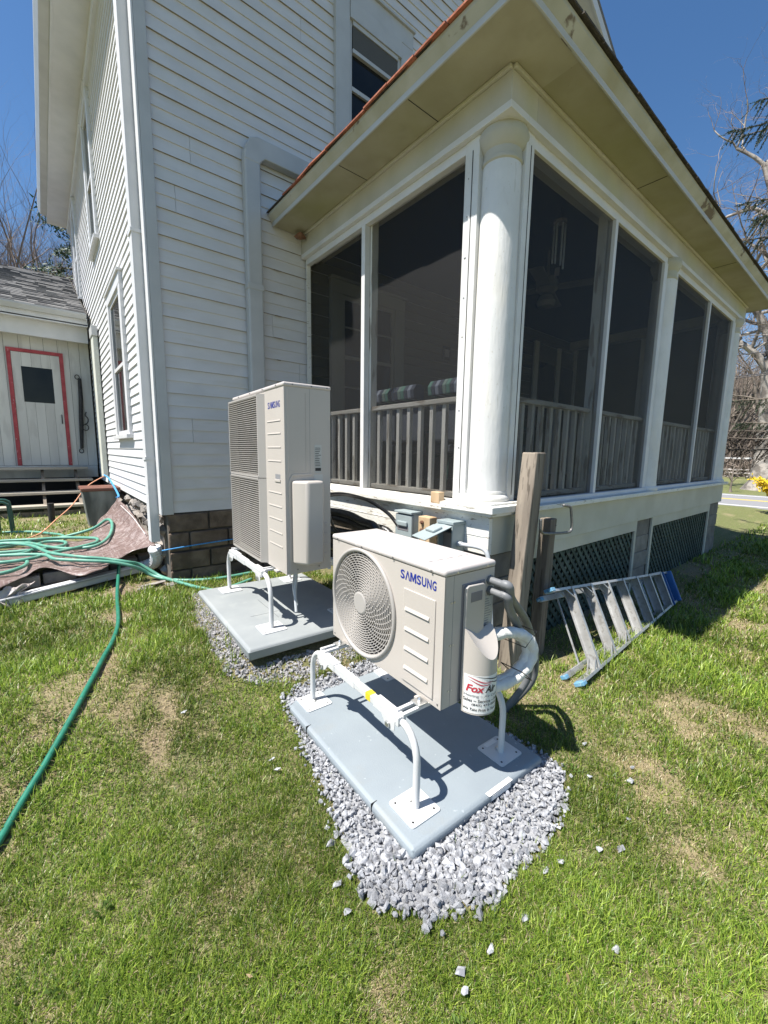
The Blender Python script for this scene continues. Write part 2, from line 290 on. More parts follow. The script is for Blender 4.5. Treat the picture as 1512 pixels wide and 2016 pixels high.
HOSE = np.array([(0.542, 5.199), (0.485, 4.801), (0.423, 4.385), (0.373, 3.891), (0.336, 3.608), (0.273, 3.33), (0.202, 3.109), (0.145, 2.924), (0.089, 2.784), (0.027, 2.645), (-0.027, 2.535), (-0.076, 2.443), (-0.124, 2.352), (-0.174, 2.264), (-0.218, 2.178), (-0.259, 2.09), (-.34, 1.9), (-.5, 1.5)])
def dseg(x, y, P):
    d = np.full(x.shape, 1e9)
    for a, b in zip(P[:-1], P[1:]):
        ab = b - a; t = np.clip(((x - a[0]) * ab[0] + (y - a[1]) * ab[1]) / (ab @ ab), 0, 1); d = np.minimum(d, np.hypot(x - a[0] - t * ab[0], y - a[1] - t * ab[1]))
    return d
def fields(x, y):
    """0..1 dryness (straw) and 0..1 bareness (soil) of the lawn"""
    n1 = vnoise(x, y, 1.15, 1); n2 = vnoise(x, y, 3.1, 2); n3 = vnoise(x, y, 9., 3)
    n = .28 * n1 + .40 * n2 + .32 * n3
    dry = (n - .555) * 4.4
    dry += .7 * S((x - 1.3) / 1.6) * S((1.9 - y) / .6)                      # sun-bleached right lawn
    dry += .1 * np.exp(-((x - .05) ** 2 / .10 + (y - 2.25) ** 2 / .5)) + .25 * np.exp(-((x - .3) ** 2 / .06 + (y - 1.35) ** 2 / .05))
    dry -= .5 * np.exp(-((x + .25) ** 2 / .12 + (y - 3.6) ** 2 / .6))
    dry -= .35 * np.exp(-((x - .5) ** 2 / .06 + (y - 2.0) ** 2 / .15))
    hd = dseg(x, y, HOSE)
    dry += .5 * np.exp(-(hd / .15) ** 2) * (.2 + 1.3 * n2)
    bare = 1.5 * np.exp(-(hd / .06) ** 2) * (.1 + n2) + S((y - 4.05) / .5) * S((x - .2) / .4) * .9 + (n - .70) * 5
    bare += .9 * np.exp(-((x - 1.55) ** 2 / .5 + (y - 2.25) ** 2 / .04)) + .6 * np.exp(-((x - .85) ** 2 / .02 + (y - 2.9) ** 2 / .5))
    bare += 1.1 * np.exp(-((x - 2.25) ** 2 / .25 + (y - 1.35) ** 2 / .06))
    bare += 1.1 * S((y - 6.2) / .3) * S((.95 - x) / .1) * S((13 - y) / 1) * (.4 + n2)
    return np.clip(dry, 0, 1), np.clip(bare, 0, 1)
def axis(knots):
    out = []
    for a, b, st in knots: out += list(np.arange(a, b - 1e-6, st))
    return np.array(out + [knots[-1][1]])
gx = axis([(-220, -40, 30), (-40, -8, 4), (-8, -1.2, .4), (-1.2, 3.2, .045), (3.2, 7, .1), (7, 20, .5), (20, 62, 3), (62, 260, 12)])
gy = axis([(-220, -20, 25), (-20, -1, 1), (-1, .3, .2), (.3, 6.6, .045), (6.6, 11, .15), (11, 30, 1), (30, 110, 8), (110, 250, 20)])
GX, GY = np.meshgrid(gx, gy); GZ = terr(GX, GY) + .012 * (vnoise(GX, GY, 2.3, 5) - .5) + .006 * (vnoise(GX, GY, 11, 6) - .5)
far = np.hypot(GX, GY) > 12
GZ = np.where(far, terr(GX, GY), GZ)
dry, bare = fields(GX, GY)
c_g = np.array((.12, .12, .045)); c_d = np.array((.27, .215, .12)); c_b = np.array((.185, .135, .09))
cc = c_g * (1 - dry[..., None] * .8) + c_d * dry[..., None] * .8; cc = cc * (1 - bare[..., None]) + c_b * bare[..., None]; lit = .8 * S((np.hypot(GX, GY) - 6.5) / 4)[..., None]; cc = cc * (1 - lit) + (np.array((.12, .155, .035)) * (1 - .75 * dry[..., None]) + np.array((.30, .26, .13)) * .75 * dry[..., None]) * lit; lit = S((GX - 45.5) / 4)[..., None]; cc = cc * (1 - lit) + np.array((.10, .078, .058)) * lit; lit = S((GY - 17) / 4)[..., None]; cc = cc * (1 - lit) + np.array((.10, .078, .058)) * lit
nx, ny = len(gx), len(gy)
me = bpy.data.meshes.new("lawn_ground")
idx = np.arange(nx * ny).reshape(ny, nx)
me.from_pydata(np.stack([GX.ravel(), GY.ravel(), GZ.ravel()], 1).tolist(), [], np.stack([idx[:-1, :-1].ravel(), idx[:-1, 1:].ravel(), idx[1:, 1:].ravel(), idx[1:, :-1].ravel()], 1).tolist())
ca = me.color_attributes.new("Col", 'FLOAT_COLOR', 'POINT'); ca.data.foreach_set('color', np.concatenate([cc.reshape(-1, 3), np.ones((nx * ny, 1))], 1).ravel())
gm = mat("lawn_soil", (0, 0, 0), None, 20, .95, .012, 38, attr='Col', spots=[(26, (1, 1, 1), (.17, .135, .08), .52, .12, .6), (60, (.5, 1.6, 1), (.34, .28, .16), .56, .06, .6), (90, (1, 1, 1), (.045, .038, .025), .56, .08, .7)])
me.materials.append(gm); me.polygons.foreach_set('use_smooth', [True] * len(me.polygons))
ground = bpy.data.objects.new("lawn", me); COL.objects.link(ground); ground['kind'] = 'structure'; ground['label'] = 'patchy spring lawn with straw-coloured dry spots'
# road along the far side of the right lawn
road = MB().box(17.6, 23.9, -70, 80, -.05, .012).obj("road", asphalt); road['kind'] = 'structure'; road['label'] = 'grey asphalt road beyond the right lawn'
WO[road.name] = Vector(road.location)
for nm, m, x0, x1 in (("white_edge_line", paintw, 18.2, 18.36), ("yellow_centre_line", painty, 20.75, 20.87), ("yellow_centre_line", painty, 21.0, 21.12), ("white_edge_line", paintw, 23.2, 23.36)):
    B(nm, m, road, x0, x1, -70, 80, .013, .017)
# ------------------------------------------------------------------ HOUSE
XW, YW, XE, YB = .87, 4.585, 12.2, 13.1
house = thing("white_house", "tall white two-storey clapboard house with gable end and grey-white corner trim", "house", (XW, YW, .2))
core = MB(); core.box(XW + .03, XE, YW + .03, YB, .95, 6.86)
core.prism([(XW + .03, 6.86), (XE, 6.86), ((XW + XE) / 2, 9.86)], lambda u, v, k: (u, YW + .03 + k * (YB - YW - .03), v)); core.obj("wall", inwall, house)
def segs(a, b, za, zb, ops):
    """split strip a..b x za..zb round the openings: list of (a,b,za,zb)"""
    out = [(a, b, za, zb)]
    for (oa, ob, oz0, oz1) in ops:
        nw = []
        for (p, q, r, s_) in out:
            if ob <= p or oa >= q or oz1 <= r + .004 or oz0 >= s_ - .004: nw.append((p, q, r, s_)); continue
            if oa > p: nw.append((p, oa, r, s_))
            if ob < q: nw.append((ob, q, r, s_))
            x0, x1 = max(p, oa), min(q, ob)
            if oz0 > r: nw.append((x0, x1, r, oz0))
            if oz1 < s_: nw.append((x0, x1, oz1, s_))
        out = nw
    return out
grime_shade = mat('lap_grime_and_shade', (.20, .165, .12), (.36, .32, .26), 5, .9)  # brown lap staining that also paints in the shade under each lap
def board(name, m, parent, sg, z0, ex, tb, tt, fn, m2=None):
    mb = MB()
    for (a, b, za, zb) in sg:
        t = lambda z: tb + (tt - tb) * (z - z0) / ex
        vs = [fn(a, -.002, za), fn(b, -.002, za), fn(b, t(za), za), fn(a, t(za), za), fn(a, -.002, zb), fn(b, -.002, zb), fn(b, t(zb), zb), fn(a, t(zb), zb)]
        mb.add(vs, [(4, 5, 6, 7), (0, 1, 5, 4), (1, 2, 6, 5), (2, 3, 7, 6), (3, 0, 4, 7)]); mb.k = 1; mb.f.append((0, 3, 2, 1)); mb.m.append(1)
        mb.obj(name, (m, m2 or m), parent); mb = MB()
END_OPS = [(2.92, 4.09, 4.95, 6.95), (2.85, 4.05, 2.02, 3.72), (7.35, 9.15, 1.2, 3.75)]
EXP = .11975
for k in range(76):
    z0 = .9635 + EXP * k; z1 = z0 + EXP + .003
    if z0 > 9.6: break
    a, b = .98, XE - .1
    if z0 > 6.86: a += (z0 - 6.86) * 1.889 * .98; b -= (z0 - 6.86) * 1.889 * .98
    if b - a < .3: break
    inside = 1.2 < z0 < 3.95
    sg = segs(a, b, z0, z1, END_OPS); m2 = grime_shade if k % 2 == 0 else vinyl; dz = random.uniform(-.0015, .0015); tb_ = (.021 if k % 2 == 0 else .017) + random.uniform(-.0015, .0015)
    if k % 2 == 0: seam = random.uniform(1.15, 4.9)
    def lay(nm, mm, lst, tb_):
        nw = []
        for p, q, r, s_ in lst:
            if nm == "siding_board" and p + .1 < seam < q - .1 and not (1.7 < seam < 2.05): nw += [(p, seam - .0015, r, s_), (seam + .0015, q, r, s_)]
            else: nw.append((p, q, r, s_))
        board(nm, mm, house, nw, z0, EXP + .003, tb_, .005, lambda x, t, z: (x, YW + .028 - t, z + dz), m2=m2)
    if inside:
        lay("siding_board", vinyl, [(p, min(q, 2.55), r, s_) for p, q, r, s_ in sg if p < 2.55], tb_)
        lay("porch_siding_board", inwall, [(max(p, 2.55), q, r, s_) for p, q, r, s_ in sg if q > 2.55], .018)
    else: lay("siding_board", vinyl, sg, tb_)
SIDE_OPS = [(6.05, 7.28, 1.74, 3.72), (7.84, 8.8, 4.68, 6.72), (11.2, 12.0, 4.7, 6.65)]
for k in range(56):
    z0 = .985 + .1045 * k; z1 = min(z0 + .107, 6.83)
    if z0 > 6.8: break
    board("side_siding_board", clap, house, segs(YW + .1, YB, z0, z1, SIDE_OPS), z0, .107, .019 + random.uniform(-.001, .002), .004, lambda y, t, z, d=random.uniform(-.0015, .0015): (XW + .028 - t, y, z + d))
# corner trim and downspout
B("corner_board", greytrim, house, XW + .016, .98, YW - .014, YW + .03, .95, 6.86, .003)
B("corner_board", trimw, house, XW - .004, XW + .014, YW - .012, YW + .11, .95, 6.82, .003)
dsp = MB(); y0 = YW + .12
prof = [(0, 0), (-.085, 0)] + [(-.085 + .006 * (i % 2), .012 + i * .0115) for i in range(10)] + [(-.085, .14), (0, .14)]
dsp.prism(prof, lambda u, v, k: (XW - .004 + u * .95, y0 + v, .66 + k * 6.15)); dsp.obj("downspout", trimw, house)
for zz in (1.5, 3.6, 5.7): B("downspout_strap", trimw, house, XW - .094, XW + .0, y0 - .008, y0 + .15, zz, zz + .03)
# eave on the left side
B("soffit", trimw, house, .50, XW + .03, YW - .3, 13.2, 6.80, 6.82)
B("frieze_board", trimw, house, XW - .035, XW + .02, YW + .11, 13.1, 6.66, 6.80, .004)
B("fascia", trimw, house, .475, .50, YW - .3, 13.2, 6.80, 7.0, .003)
gut = MB(); gut.prism([(0, 0), (-.11, .02), (-.15, .12), (-.15, .17), (-.145, .17), (-.14, .125), (-.105, .028), (0, .01)], lambda u, v, k: (.474 + u, YW - .35 + k * 8.7, 6.84 + v)); gut.obj("gutter", greytrim, house)
rf = MB(); hx = (XW + XE) / 2
for sgn in (-1, 1):
    e = hx + sgn * (hx - .36); rf.add([(e, YW - .35, 6.98), (hx, YW - .35, 10.35), (hx, 13.25, 10.35), (e, 13.25, 6.98), (e, YW - .35, 7.06), (hx, YW - .35, 10.43), (hx, 13.25, 10.43), (e, 13.25, 7.06)],
        [(0, 1, 2, 3), (4, 5, 6, 7), (0, 1, 5, 4), (2, 3, 7, 6), (3, 0, 4, 7)])
rf.obj("roof", greysh, house)
for sgn in (-1, 1):
    e = hx + sgn * (hx - .36); MB().bar((e, YW - .33, 6.93), (hx, YW - .33, 10.27), .03, .2, up=(0, 0, 1)).obj("rake_board", trimw, house)
    MB().bar((e, YW - .16, 6.86), (hx, YW - .16, 10.2), .34, .02, up=(0, 0, 1)).obj("rake_soffit", trimw, house)
# foundation of the end wall: block courses
fnd = B("foundation", mortar, house, .93, 2.46, YW + .035, YW + .3, -.1, .955)
bx = MB().box(0, .385, 0, .04, 0, .185).obj("foundation_block", block_m, fnd, bev=.014, seg=3); WO[bx.name] = Vector(bx.location); first = True
bp0 = bx
for r_ in range(5):
    z = .765 - r_ * .2
    for c_ in range(-1, 5):
        x = .93 + c_ * .4 + (.2 if r_ % 2 else 0)
        x0, x1 = max(x, .925), min(x + .385, 2.46)
        if x1 - x0 < .06: continue
        if abs(x1 - x0 - .385) < .01:
            if first: bx.location = Vector((x0 + .1925, YW + .02, z + .0925)) - WO[fnd.name]; WO[bx.name] = Vector((x0 + .1925, YW + .02, z + .0925)); first = False
            else:
                cp = copy_part(bp0, fnd, (x0 + .1925, YW + .02 + random.uniform(-.014, .012), z + .0925 + random.uniform(-.006, .006))); cp.rotation_euler = (random.uniform(-.02, .02), random.uniform(-.012, .012), random.uniform(-.02, .02))
        else: B("foundation_block", block_m, fnd, x0, x1, YW - random.uniform(-.006, .01), YW + .04, z + random.uniform(-.006, .004), z + .185, .014)
sf = B("side_foundation", rock_m, house, .95, 1.2, YW + .3, 13, -.1, .96)
for i in range(26):
    y = YW + .35 + i * .17 + random.uniform(-.03, .03); V, F = random.choice(HULL)
    for z in (.32, .52, .72, .88):
        V, F = random.choice(HULL); s_ = random.uniform(.08, .11)
        MB().add((V * s_ * np.array([.7, 1.2, .9]) + np.array([.94, y + random.uniform(-.05, .05), z + random.uniform(-.03, .03)])).tolist(), F).obj("foundation_stone", rock_m, sf)
# line-set cover
lsc = MB(); lsc.box(1.80, 1.968, YW - .085, YW + .01, 1.0, 4.62); lsc.obj("line_set_cover", greytrim, house, bev=.02, seg=3)
lsc = MB(); lsc.prism([(1.80, 4.53), (1.815, 4.66), (1.86, 4.745), (1.94, 4.78), (4.2, 4.80), (4.2, 4.62), (2.02, 4.60), (1.968, 4.55), (1.968, 4.53)], lambda u, v, k: (u, YW - .088 + k * .1, v)); lsc.obj("line_set_cover_elbow", greytrim, house, bev=.015, seg=3)
for z in (1.9, 3.3): B("cover_joint", greytrim, house, 1.794, 1.974, YW - .089, YW, z, z + .06, .004)
for k in range(9):
    z = .9635 + .2395 * (3 + k); B("lap_stain", grime_shade, house, 2.13 + random.uniform(-.02, .02), 2.2 + random.uniform(-.03, .03), YW - .0005, YW + .006, z - .007, z + .001)
# flat conduit cover on the left wall
B("flat_pipe_cover", mat("aged_cover_paint", (.52, .53, .46), (.6, .61, .54), 4, .6), house, XW - .075, XW, 8.86, 9.18, 1.1, 3.5, .01)
B("flat_pipe_cover_cap", greytrim, house, XW - .09, XW, 8.82, 9.2, 3.5, 3.67, .012)
# windows ------------------------------------------------------------
def window(fn, a0, a1, z0, z1, cas, parent, head=.16, sash=True, cm=trimw, muntins=0, zmeet=None):
    """fn(a, out, z): a along the wall, out = outwards from the wall plane"""
    def bx_(mb, p, q, o0, o1, r, s_): 
        c = [fn(x, o, z) for x in (p, q) for o in (o0, o1) for z in (r, s_)]
        mb.add(c, [(0, 1, 3, 2), (4, 6, 7, 5), (0, 4, 5, 1), (2, 3, 7, 6), (0, 2, 6, 4), (1, 5, 7, 3)])
        return mb
    ww = bx_(MB(), a0 + cas - .01, a1 - cas + .01, -.002, .006, z0 + .05, z1 - head + .01).obj("window", void, parent)
    for nm, p, q, r, s_, o in (("casing", a0, a0 + cas, z0 + .05, z1 - head, .05), ("casing", a1 - cas, a1, z0 + .05, z1 - head, .05), ("head_casing", a0, a1, z1 - head, z1 - .03, .053), ("head_cap", a0 - .02, a1 + .02, z1 - .03, z1, .075), ("sill", a0 - .03, a1 + .03, z0, z0 + .05, .085)):
        bx_(MB(), p, q, 0, o, r, s_).obj(nm, cm, ww, bev=.003)
    i0, i1 = a0 + cas, a1 - cas; zb, zt = z0 + .05, z1 - head; zm = zmeet or (zb + zt) / 2
    f = MB()
    for p, q, r, s_, o in ((i0, i0 + .045, zb, zt, .03), (i1 - .045, i1, zb, zt, .03), (i0 + .045, i1 - .045, zt - .05, zt, .03), (i0 + .045, i1 - .045, zb, zb + .06, .028), (i0 + .045, i1 - .045, zm - .022, zm + .022, .034)): bx_(f, p, q, .006, o, r, s_)
    for k in range(muntins):
        xm = i0 + (i1 - i0) * (k + 1) / (muntins + 1); bx_(f, xm - .01, xm + .01, .006, .024, zb + .06, zt - .05)
    if muntins: 
        for zz in ((zm + zt) / 2, (zm + zb) / 2): bx_(f, i0 + .045, i1 - .045, .006, .022, zz - .01, zz + .01)
    f.obj("sash", cm, ww)
    bx_(MB(), i0 + .045, i1 - .045, .008, .014, zm + .022, zt - .05).obj("pane", glass_m, ww)
    bx_(MB(), i0 + .045, i1 - .045, .008, .011, zb + .06, zm - .022).obj("pane", glass_m, ww)
    return ww
endf = lambda a, o, z: (a, YW + .026 - o * 1.25, z)
sidef = lambda a, o, z: (XW + .026 - o, a, z)
uw = window(endf, 2.92, 4.09, 4.95, 6.95, .19, house, .22, cm=greytrim, zmeet=5.86)
B("storm_sash_bar", greytrim, uw, 3.16, 3.85, YW - .03, YW + .01, 6.225, 6.265); B("storm_sash_bar", greytrim, uw, 3.16, 3.85, YW - .03, YW + .01, 6.50, 6.545); B("window_head_stop", greytrim, uw, 3.115, 3.895, YW - .045, YW + .012, 6.548, 6.728)
B("insect_screen", mat("upper_window_screen", (.075, .07, .06), (.09, .085, .07), 200, .7), uw, 3.16, 3.85, YW - .02, YW - .018, 6.265, 6.50)
window(endf, 2.85, 4.05, 2.02, 3.72, .17, house, .18, cm=mat("porch_window_paint", (.22, .22, .19), (.26, .26, .22), 3, .7), muntins=1)
window(sidef, 6.05, 7.28, 1.74, 3.72, .14, house, .16)
window(sidef, 7.84, 8.8, 4.68, 6.72, .13, house, .14)
window(sidef, 11.2, 12.0, 4.7, 6.65, .12, house, .14)
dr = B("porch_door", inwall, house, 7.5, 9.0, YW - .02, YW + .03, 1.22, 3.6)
for x0, x1 in ((7.35, 7.5), (8.2, 8.32), (9.0, 9.15)): B("door_casing", trimw, dr, x0, x1, YW - .05, YW - .021, 1.22, 3.75)
for x0, x1 in ((7.58, 8.14), (8.38, 8.94)): B("door_pane", glass_m, dr, x0, x1, YW - .03, YW - .021, 2.1, 3.4)
# ------------------------------------------------------------------ PORCH
XP, YP, XQ = 2.472, 1.806, 9.02
porch = thing("screened_porch", "screened porch with round white columns wrapping the house corner", "porch", (XP, YP, 0))
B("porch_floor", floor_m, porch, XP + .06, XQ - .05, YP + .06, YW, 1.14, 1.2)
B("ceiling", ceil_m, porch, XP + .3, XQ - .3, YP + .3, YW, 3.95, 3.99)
# skirt, cap
for nm, b in (("skirt_board", (XP, XP + .04, YP, YW, .868, 1.163)), ("skirt_board", (XP + .04, XQ, YP, YP + .04, .862, 1.163))): B(nm, peel if b[1] - b[0] < .1 else skirtp, porch, *b, .004)
B("skirt_joint", peel, porch, XP - .003, XP + .0, YP + .03, YW, 1.0, 1.006)
B("water_table", peel, porch, XP - .055, XP + .3, YP - .055, YW, 1.163, 1.207, .006)
B("water_table", peel, porch, XP + .3, XQ + .05, YP - .055, YP + .3, 1.163, 1.205, .006)
B("lower_sill", peel, porch, XP + .02, XP + .09, YP + .3, YW, 1.207, 1.245, .004)
B("lower_sill", trimw, porch, XP + .3, XQ - .1, YP + .02, YP + .09, 1.205, 1.245, .004)
B("corner_plinth", peel, porch, XP - .075, XP + .43, YP - .075, YP + .43, 1.185, 1.236, .005)
B("corner_plinth", peel, porch, XP - .02, XP + .36, YP - .02, YP + .36, 1.236, 1.252, .004)
# beam, soffit, fascia
B("beam", cream, porch, XP, XP + .3, YP, YW, 3.838, 4.034, .003)
B("beam", cream, porch, XP + .3, XQ, YP, YP + .3, 3.838, 4.034, .003)
B("beam_trim", trimw, porch, XP - .004, XP + .2, YP - .004, YW, 3.795, 3.838, .003)
B("beam_trim", trimw, porch, XP + .2, XQ, YP - .004, YP + .2, 3.795, 3.838, .003)
for a, b in (((XP - .012, YP, 4.02), (XP - .012, YW, 4.02)),): MB().bar(a, b, .026, .026).obj("bed_moulding", cream, porch, bev=.006)
MB().bar((XP, YP - .012, 4.02), (XQ, YP - .012, 4.02), .026, .026).obj("bed_moulding", cream, porch, bev=.006)
XS, YS = 2.14, 1.535
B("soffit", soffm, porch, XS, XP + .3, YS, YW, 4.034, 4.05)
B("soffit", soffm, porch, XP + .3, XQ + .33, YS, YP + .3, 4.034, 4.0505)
B("soffit_joint", void, porch, XS + .01, XP, YP + .62, YP + .624, 4.031, 4.0338)
lf = MB(); lf.prism([(0, 4.03), (-.012, 4.03), (-.018, 4.062), (-.064, 4.112), (-.068, 4.134), (0, 4.134)], lambda u, v, k: ((XS + u, YS + u + k * (YW - YS - u), v))); lf.obj("fascia", fascia_m, porch)
lf = MB(); lf.prism([(0, 4.03), (-.012, 4.03), (-.018, 4.062), (-.064, 4.112), (-.068, 4.134), (0, 4.134)], lambda u, v, k: ((XS + u + k * (XQ + .33 - XS - 2 * u), YS + u - .0005, v))); lf.obj("fascia", fascia_m, porch)
B("fascia_band", greytrim, porch, XS - .019, XS - .008, YS - .015, YW, 4.024, 4.066, .002)
B("fascia_band", greytrim, porch, XS - .008, XQ + .34, YS - .021, YS - .009, 4.0245, 4.066, .002)
lf = MB(); lf.prism([(0, 4.03), (-.012, 4.03), (-.066, 4.11), (-.066, 4.134), (0, 4.134)], lambda u, v, k: ((XQ + .33 - u, YS + k * (YW - YS), v))); lf.obj("fascia", fascia_m, porch)
# hip roof sheets with single shingle courses at the eaves
RZ = 4.137
def roofz(d): return RZ + .2 * d
ex0, ey0, ex1 = XS - .082, YS - .082, XQ + .42; dd = YW - ey0
rp = MB(); rp.add([(ex0, ey0, RZ), (ex1, ey0, RZ), (ex1 - dd, YW, roofz(dd)), (ex0 + dd, YW, roofz(dd)), (ex0, YW, RZ), (ex1, YW, RZ),
    (ex0, ey0, RZ + .012), (ex1, ey0, RZ + .012), (ex1 - dd, YW, roofz(dd) + .012), (ex0 + dd, YW, roofz(dd) + .012), (ex0, YW, RZ + .012), (ex1, YW, RZ + .012)],
    [(0, 1, 2, 3), (0, 3, 4), (1, 5, 2), (6, 9, 8, 7), (6, 10, 9), (7, 8, 11), (0, 6, 7, 1), (0, 4, 10, 6), (1, 7, 11, 5), (4, 3, 9, 10), (3, 2, 8, 9), (2, 5, 11, 8)])
roof = rp.obj("roof", blksh, porch)
sh = MB().box(-.06, .06, -.135, .135, -.005, .005).obj("edge_shingle", redsh, roof); first = True
y = ey0 + .12
while y < YW - .5:
    pos = (ex0 + .046 + random.uniform(-.005, .005), y, RZ + .0128)
    if first: sh.location = Vector(pos) - WO[roof.name]; first = False; q = sh
    else: q = copy_part(sh, roof, pos)
    q.rotation_euler = (random.uniform(-.015, .015), random.uniform(-.05, .02) - .14, random.uniform(-.03, .03)); y += .275
sh2 = MB().box(-.135, .135, -.06, .06, -.005, .005).obj("edge_shingle", blksh, roof); x = ex0 + .14; first = True
while x < ex1:
    pos = (x, ey0 + .046 + random.uniform(-.004, .004), RZ + .0126)
    if first: sh2.location = Vector(pos) - WO[roof.name]; first = False; q = sh2
    else: q = copy_part(sh2, roof, pos)
    q.rotation_euler = (.16 + random.uniform(-.03, .02), random.uniform(-.006, .006), random.uniform(-.015, .015)); x += .275
# columns
def column(cx, cy, r, z0, z1, cm):
    cl = MB(); cl.lathe([(r * 1.02, z0 + .08), (r * 1.0, z0 + .4), (r * .99, z0 + 1.2), (r * .93, z1 - .24), (r * .9, z1 - .2)], (cx, cy, 0), 40)
    c = cl.obj("column", cm, porch, smooth=True)
    b = MB(); b.lathe([(r * 1.16, z0), (r * 1.2, z0 + .012), (r * 1.2, z0 + .03), (r * 1.14, z0 + .045), (r * 1.05, z0 + .055), (r * 1.05, z0 + .075), (r * 1.02, z0 + .085)], (cx, cy, 0), 40); b.obj("base", cm, c, smooth=True)
    k = MB(); k.lathe([(r * .9, z1 - .21), (r * .97, z1 - .2), (r * .97, z1 - .18), (r * .91, z1 - .172), (r * .91, z1 - .125), (r * 1.0, z1 - .11), (r * 1.17, z1 - .06), (r * 1.19, z1 - .035), (r * 1.12, z1)], (cx, cy, 0), 40); k.obj("capital", cream, c, smooth=True)
    return c
column(XP + .185, YP + .185, .148, 1.25, 3.796, column_p)
column(5.66, YP + .10, .128, 1.207, 3.796, column_p)
column(8.78, YP + .13, .145, 1.207, 3.796, column_p)
# screen frames (left face x = XP+.05, front face y = YP+.05)
fl = XP + .045; ff = YP + .045
B("screen_frame", column_p, porch, fl - .01, fl + .06, 2.075, 2.2, 1.245, 3.795, .003)
B("screen_frame", peel, porch, fl - .005, fl + .05, 4.545, YW - .03, 1.245, 3.795, .003)
B("screen_frame", trimw, porch, fl - .004, fl + .05, 2.2, 4.545, 3.73, 3.795, .003)
B("mullion", column_p, porch, fl - .012, fl + .05, 3.405, 3.46, 1.245, 3.73, .004)
B("screen_frame", column_p, porch, 2.72, 2.815, ff - .01, ff + .05, 1.245, 3.795, .003)
B("screen_frame", trimw, porch, 2.815, 8.66, ff - .004, ff + .05, 3.725, 3.795, .003)
for x0, x1 in ((4.165, 4.215), (7.225, 7.27)): B("mullion", trimw, porch, x0, x1, ff - .012, ff + .05, 1.245, 3.725, .003)
for x0, x1 in ((5.44, 5.535), (5.785, 5.885), (8.5, 8.66)): B("screen_frame", trimw, porch, x0, x1, ff - .01, ff + .05, 1.245, 3.725, .003)
for y0, y1 in ((2.2, 3.405), (3.46, 4.545)): B("screen", scr, porch, fl + .064, fl + .0645, y0, y1, 1.245, 3.73)
for x0, x1 in ((2.815, 4.165), (4.215, 5.44), (5.885, 7.225), (7.27, 8.5)): B("screen", scr, porch, x0, x1, ff + .02, ff + .0205, 1.245, 3.725)
B("end_light_block", inwall, porch, XQ - .1, XQ - .08, YP + .3, YW, 1.2, 3.96)  # solid dark sheet added across the screened end to darken the porch
for y in (2.05, 3.2, 4.5): B("screen_frame", trimw, porch, XQ - .13, XQ - .06, y, y + .08, 1.2, 3.8)
B("beam", cream, porch, XQ - .3, XQ, YP + .3, YW, 3.8, 4.034)
B("caulk_crack", void, porch, fl - .0125, fl - .0098, 2.128, 2.134, 1.30, 3.72); B("caulk_crack", void, porch, 2.772, 2.777, ff - .0125, ff - .0098, 1.30, 3.72)
for x in (4.4, 6.9): B("soffit_joint", void, porch, x, x + .003, YS + .01, YP, 4.031, 4.0338)
B("soffit_joint", void, porch, XS + .01, XP, 3.3, 3.303, 4.031, 4.0338)
for k in range(26):
    z = 1.4 + k * .09 + random.uniform(-.02, .02)
    if k % 3 == 0: MB().bar((fl - .0105, 2.16 + random.uniform(-.02, .02), z), (fl - .0085, 2.16, z), .007, .007).obj("nail_head", steelrod, porch)
# inner posts behind mullions, balustrade
B("inner_post", rail_m, porch, fl + .06, fl + .14, 3.39, 3.47, 1.2, 3.95)
B("inner_post", rail_m, porch, 4.15, 4.23, ff + .06, ff + .14, 1.2, 3.95)
B("top_rail", railh, porch, fl + .075, fl + .165, 2.2, 3.39, 2.02, 2.062, .006); B("top_rail", railh, porch, fl + .075, fl + .165, 3.47, YW - .03, 2.02, 2.062, .006)
B("bottom_rail", railh, porch, fl + .075, fl + .155, 2.2, 3.39, 1.25, 1.295, .006); B("bottom_rail", railh, porch, fl + .075, fl + .155, 3.47, YW - .03, 1.25, 1.295, .006)
B("top_rail", railh, porch, 2.815, 5.55, ff + .07, ff + .16, 2.02, 2.062, .006); B("bottom_rail", railh, porch, 2.815, 5.55, ff + .07, ff + .15, 1.25, 1.295, .006)
B("top_rail", railh, porch, 5.78, 8.6, ff + .07, ff + .16, 2.02, 2.062, .006); B("bottom_rail", railh, porch, 5.78, 8.6, ff + .07, ff + .15, 1.25, 1.295, .006)
bal = MB().box(-.02, .02, -.02, .02, -.3625, .3625).obj("baluster", rail_m, porch, bev=.003); first = True
def baluster(p):
    global first
    if first: bal.location = Vector(p) - WO[porch.name]; first = False
    else: copy_part(bal, porch, p)
for y in [2.28 + .146 * i for i in range(8)] + [3.59 + .146 * i for i in range(7)]: baluster((fl + .12, y, 1.6575))
for i in range(38):
    x = 2.89 + .148 * i
    if not (5.5 < x < 5.82) and x < 8.55: baluster((x, ff + .115, 1.6575))
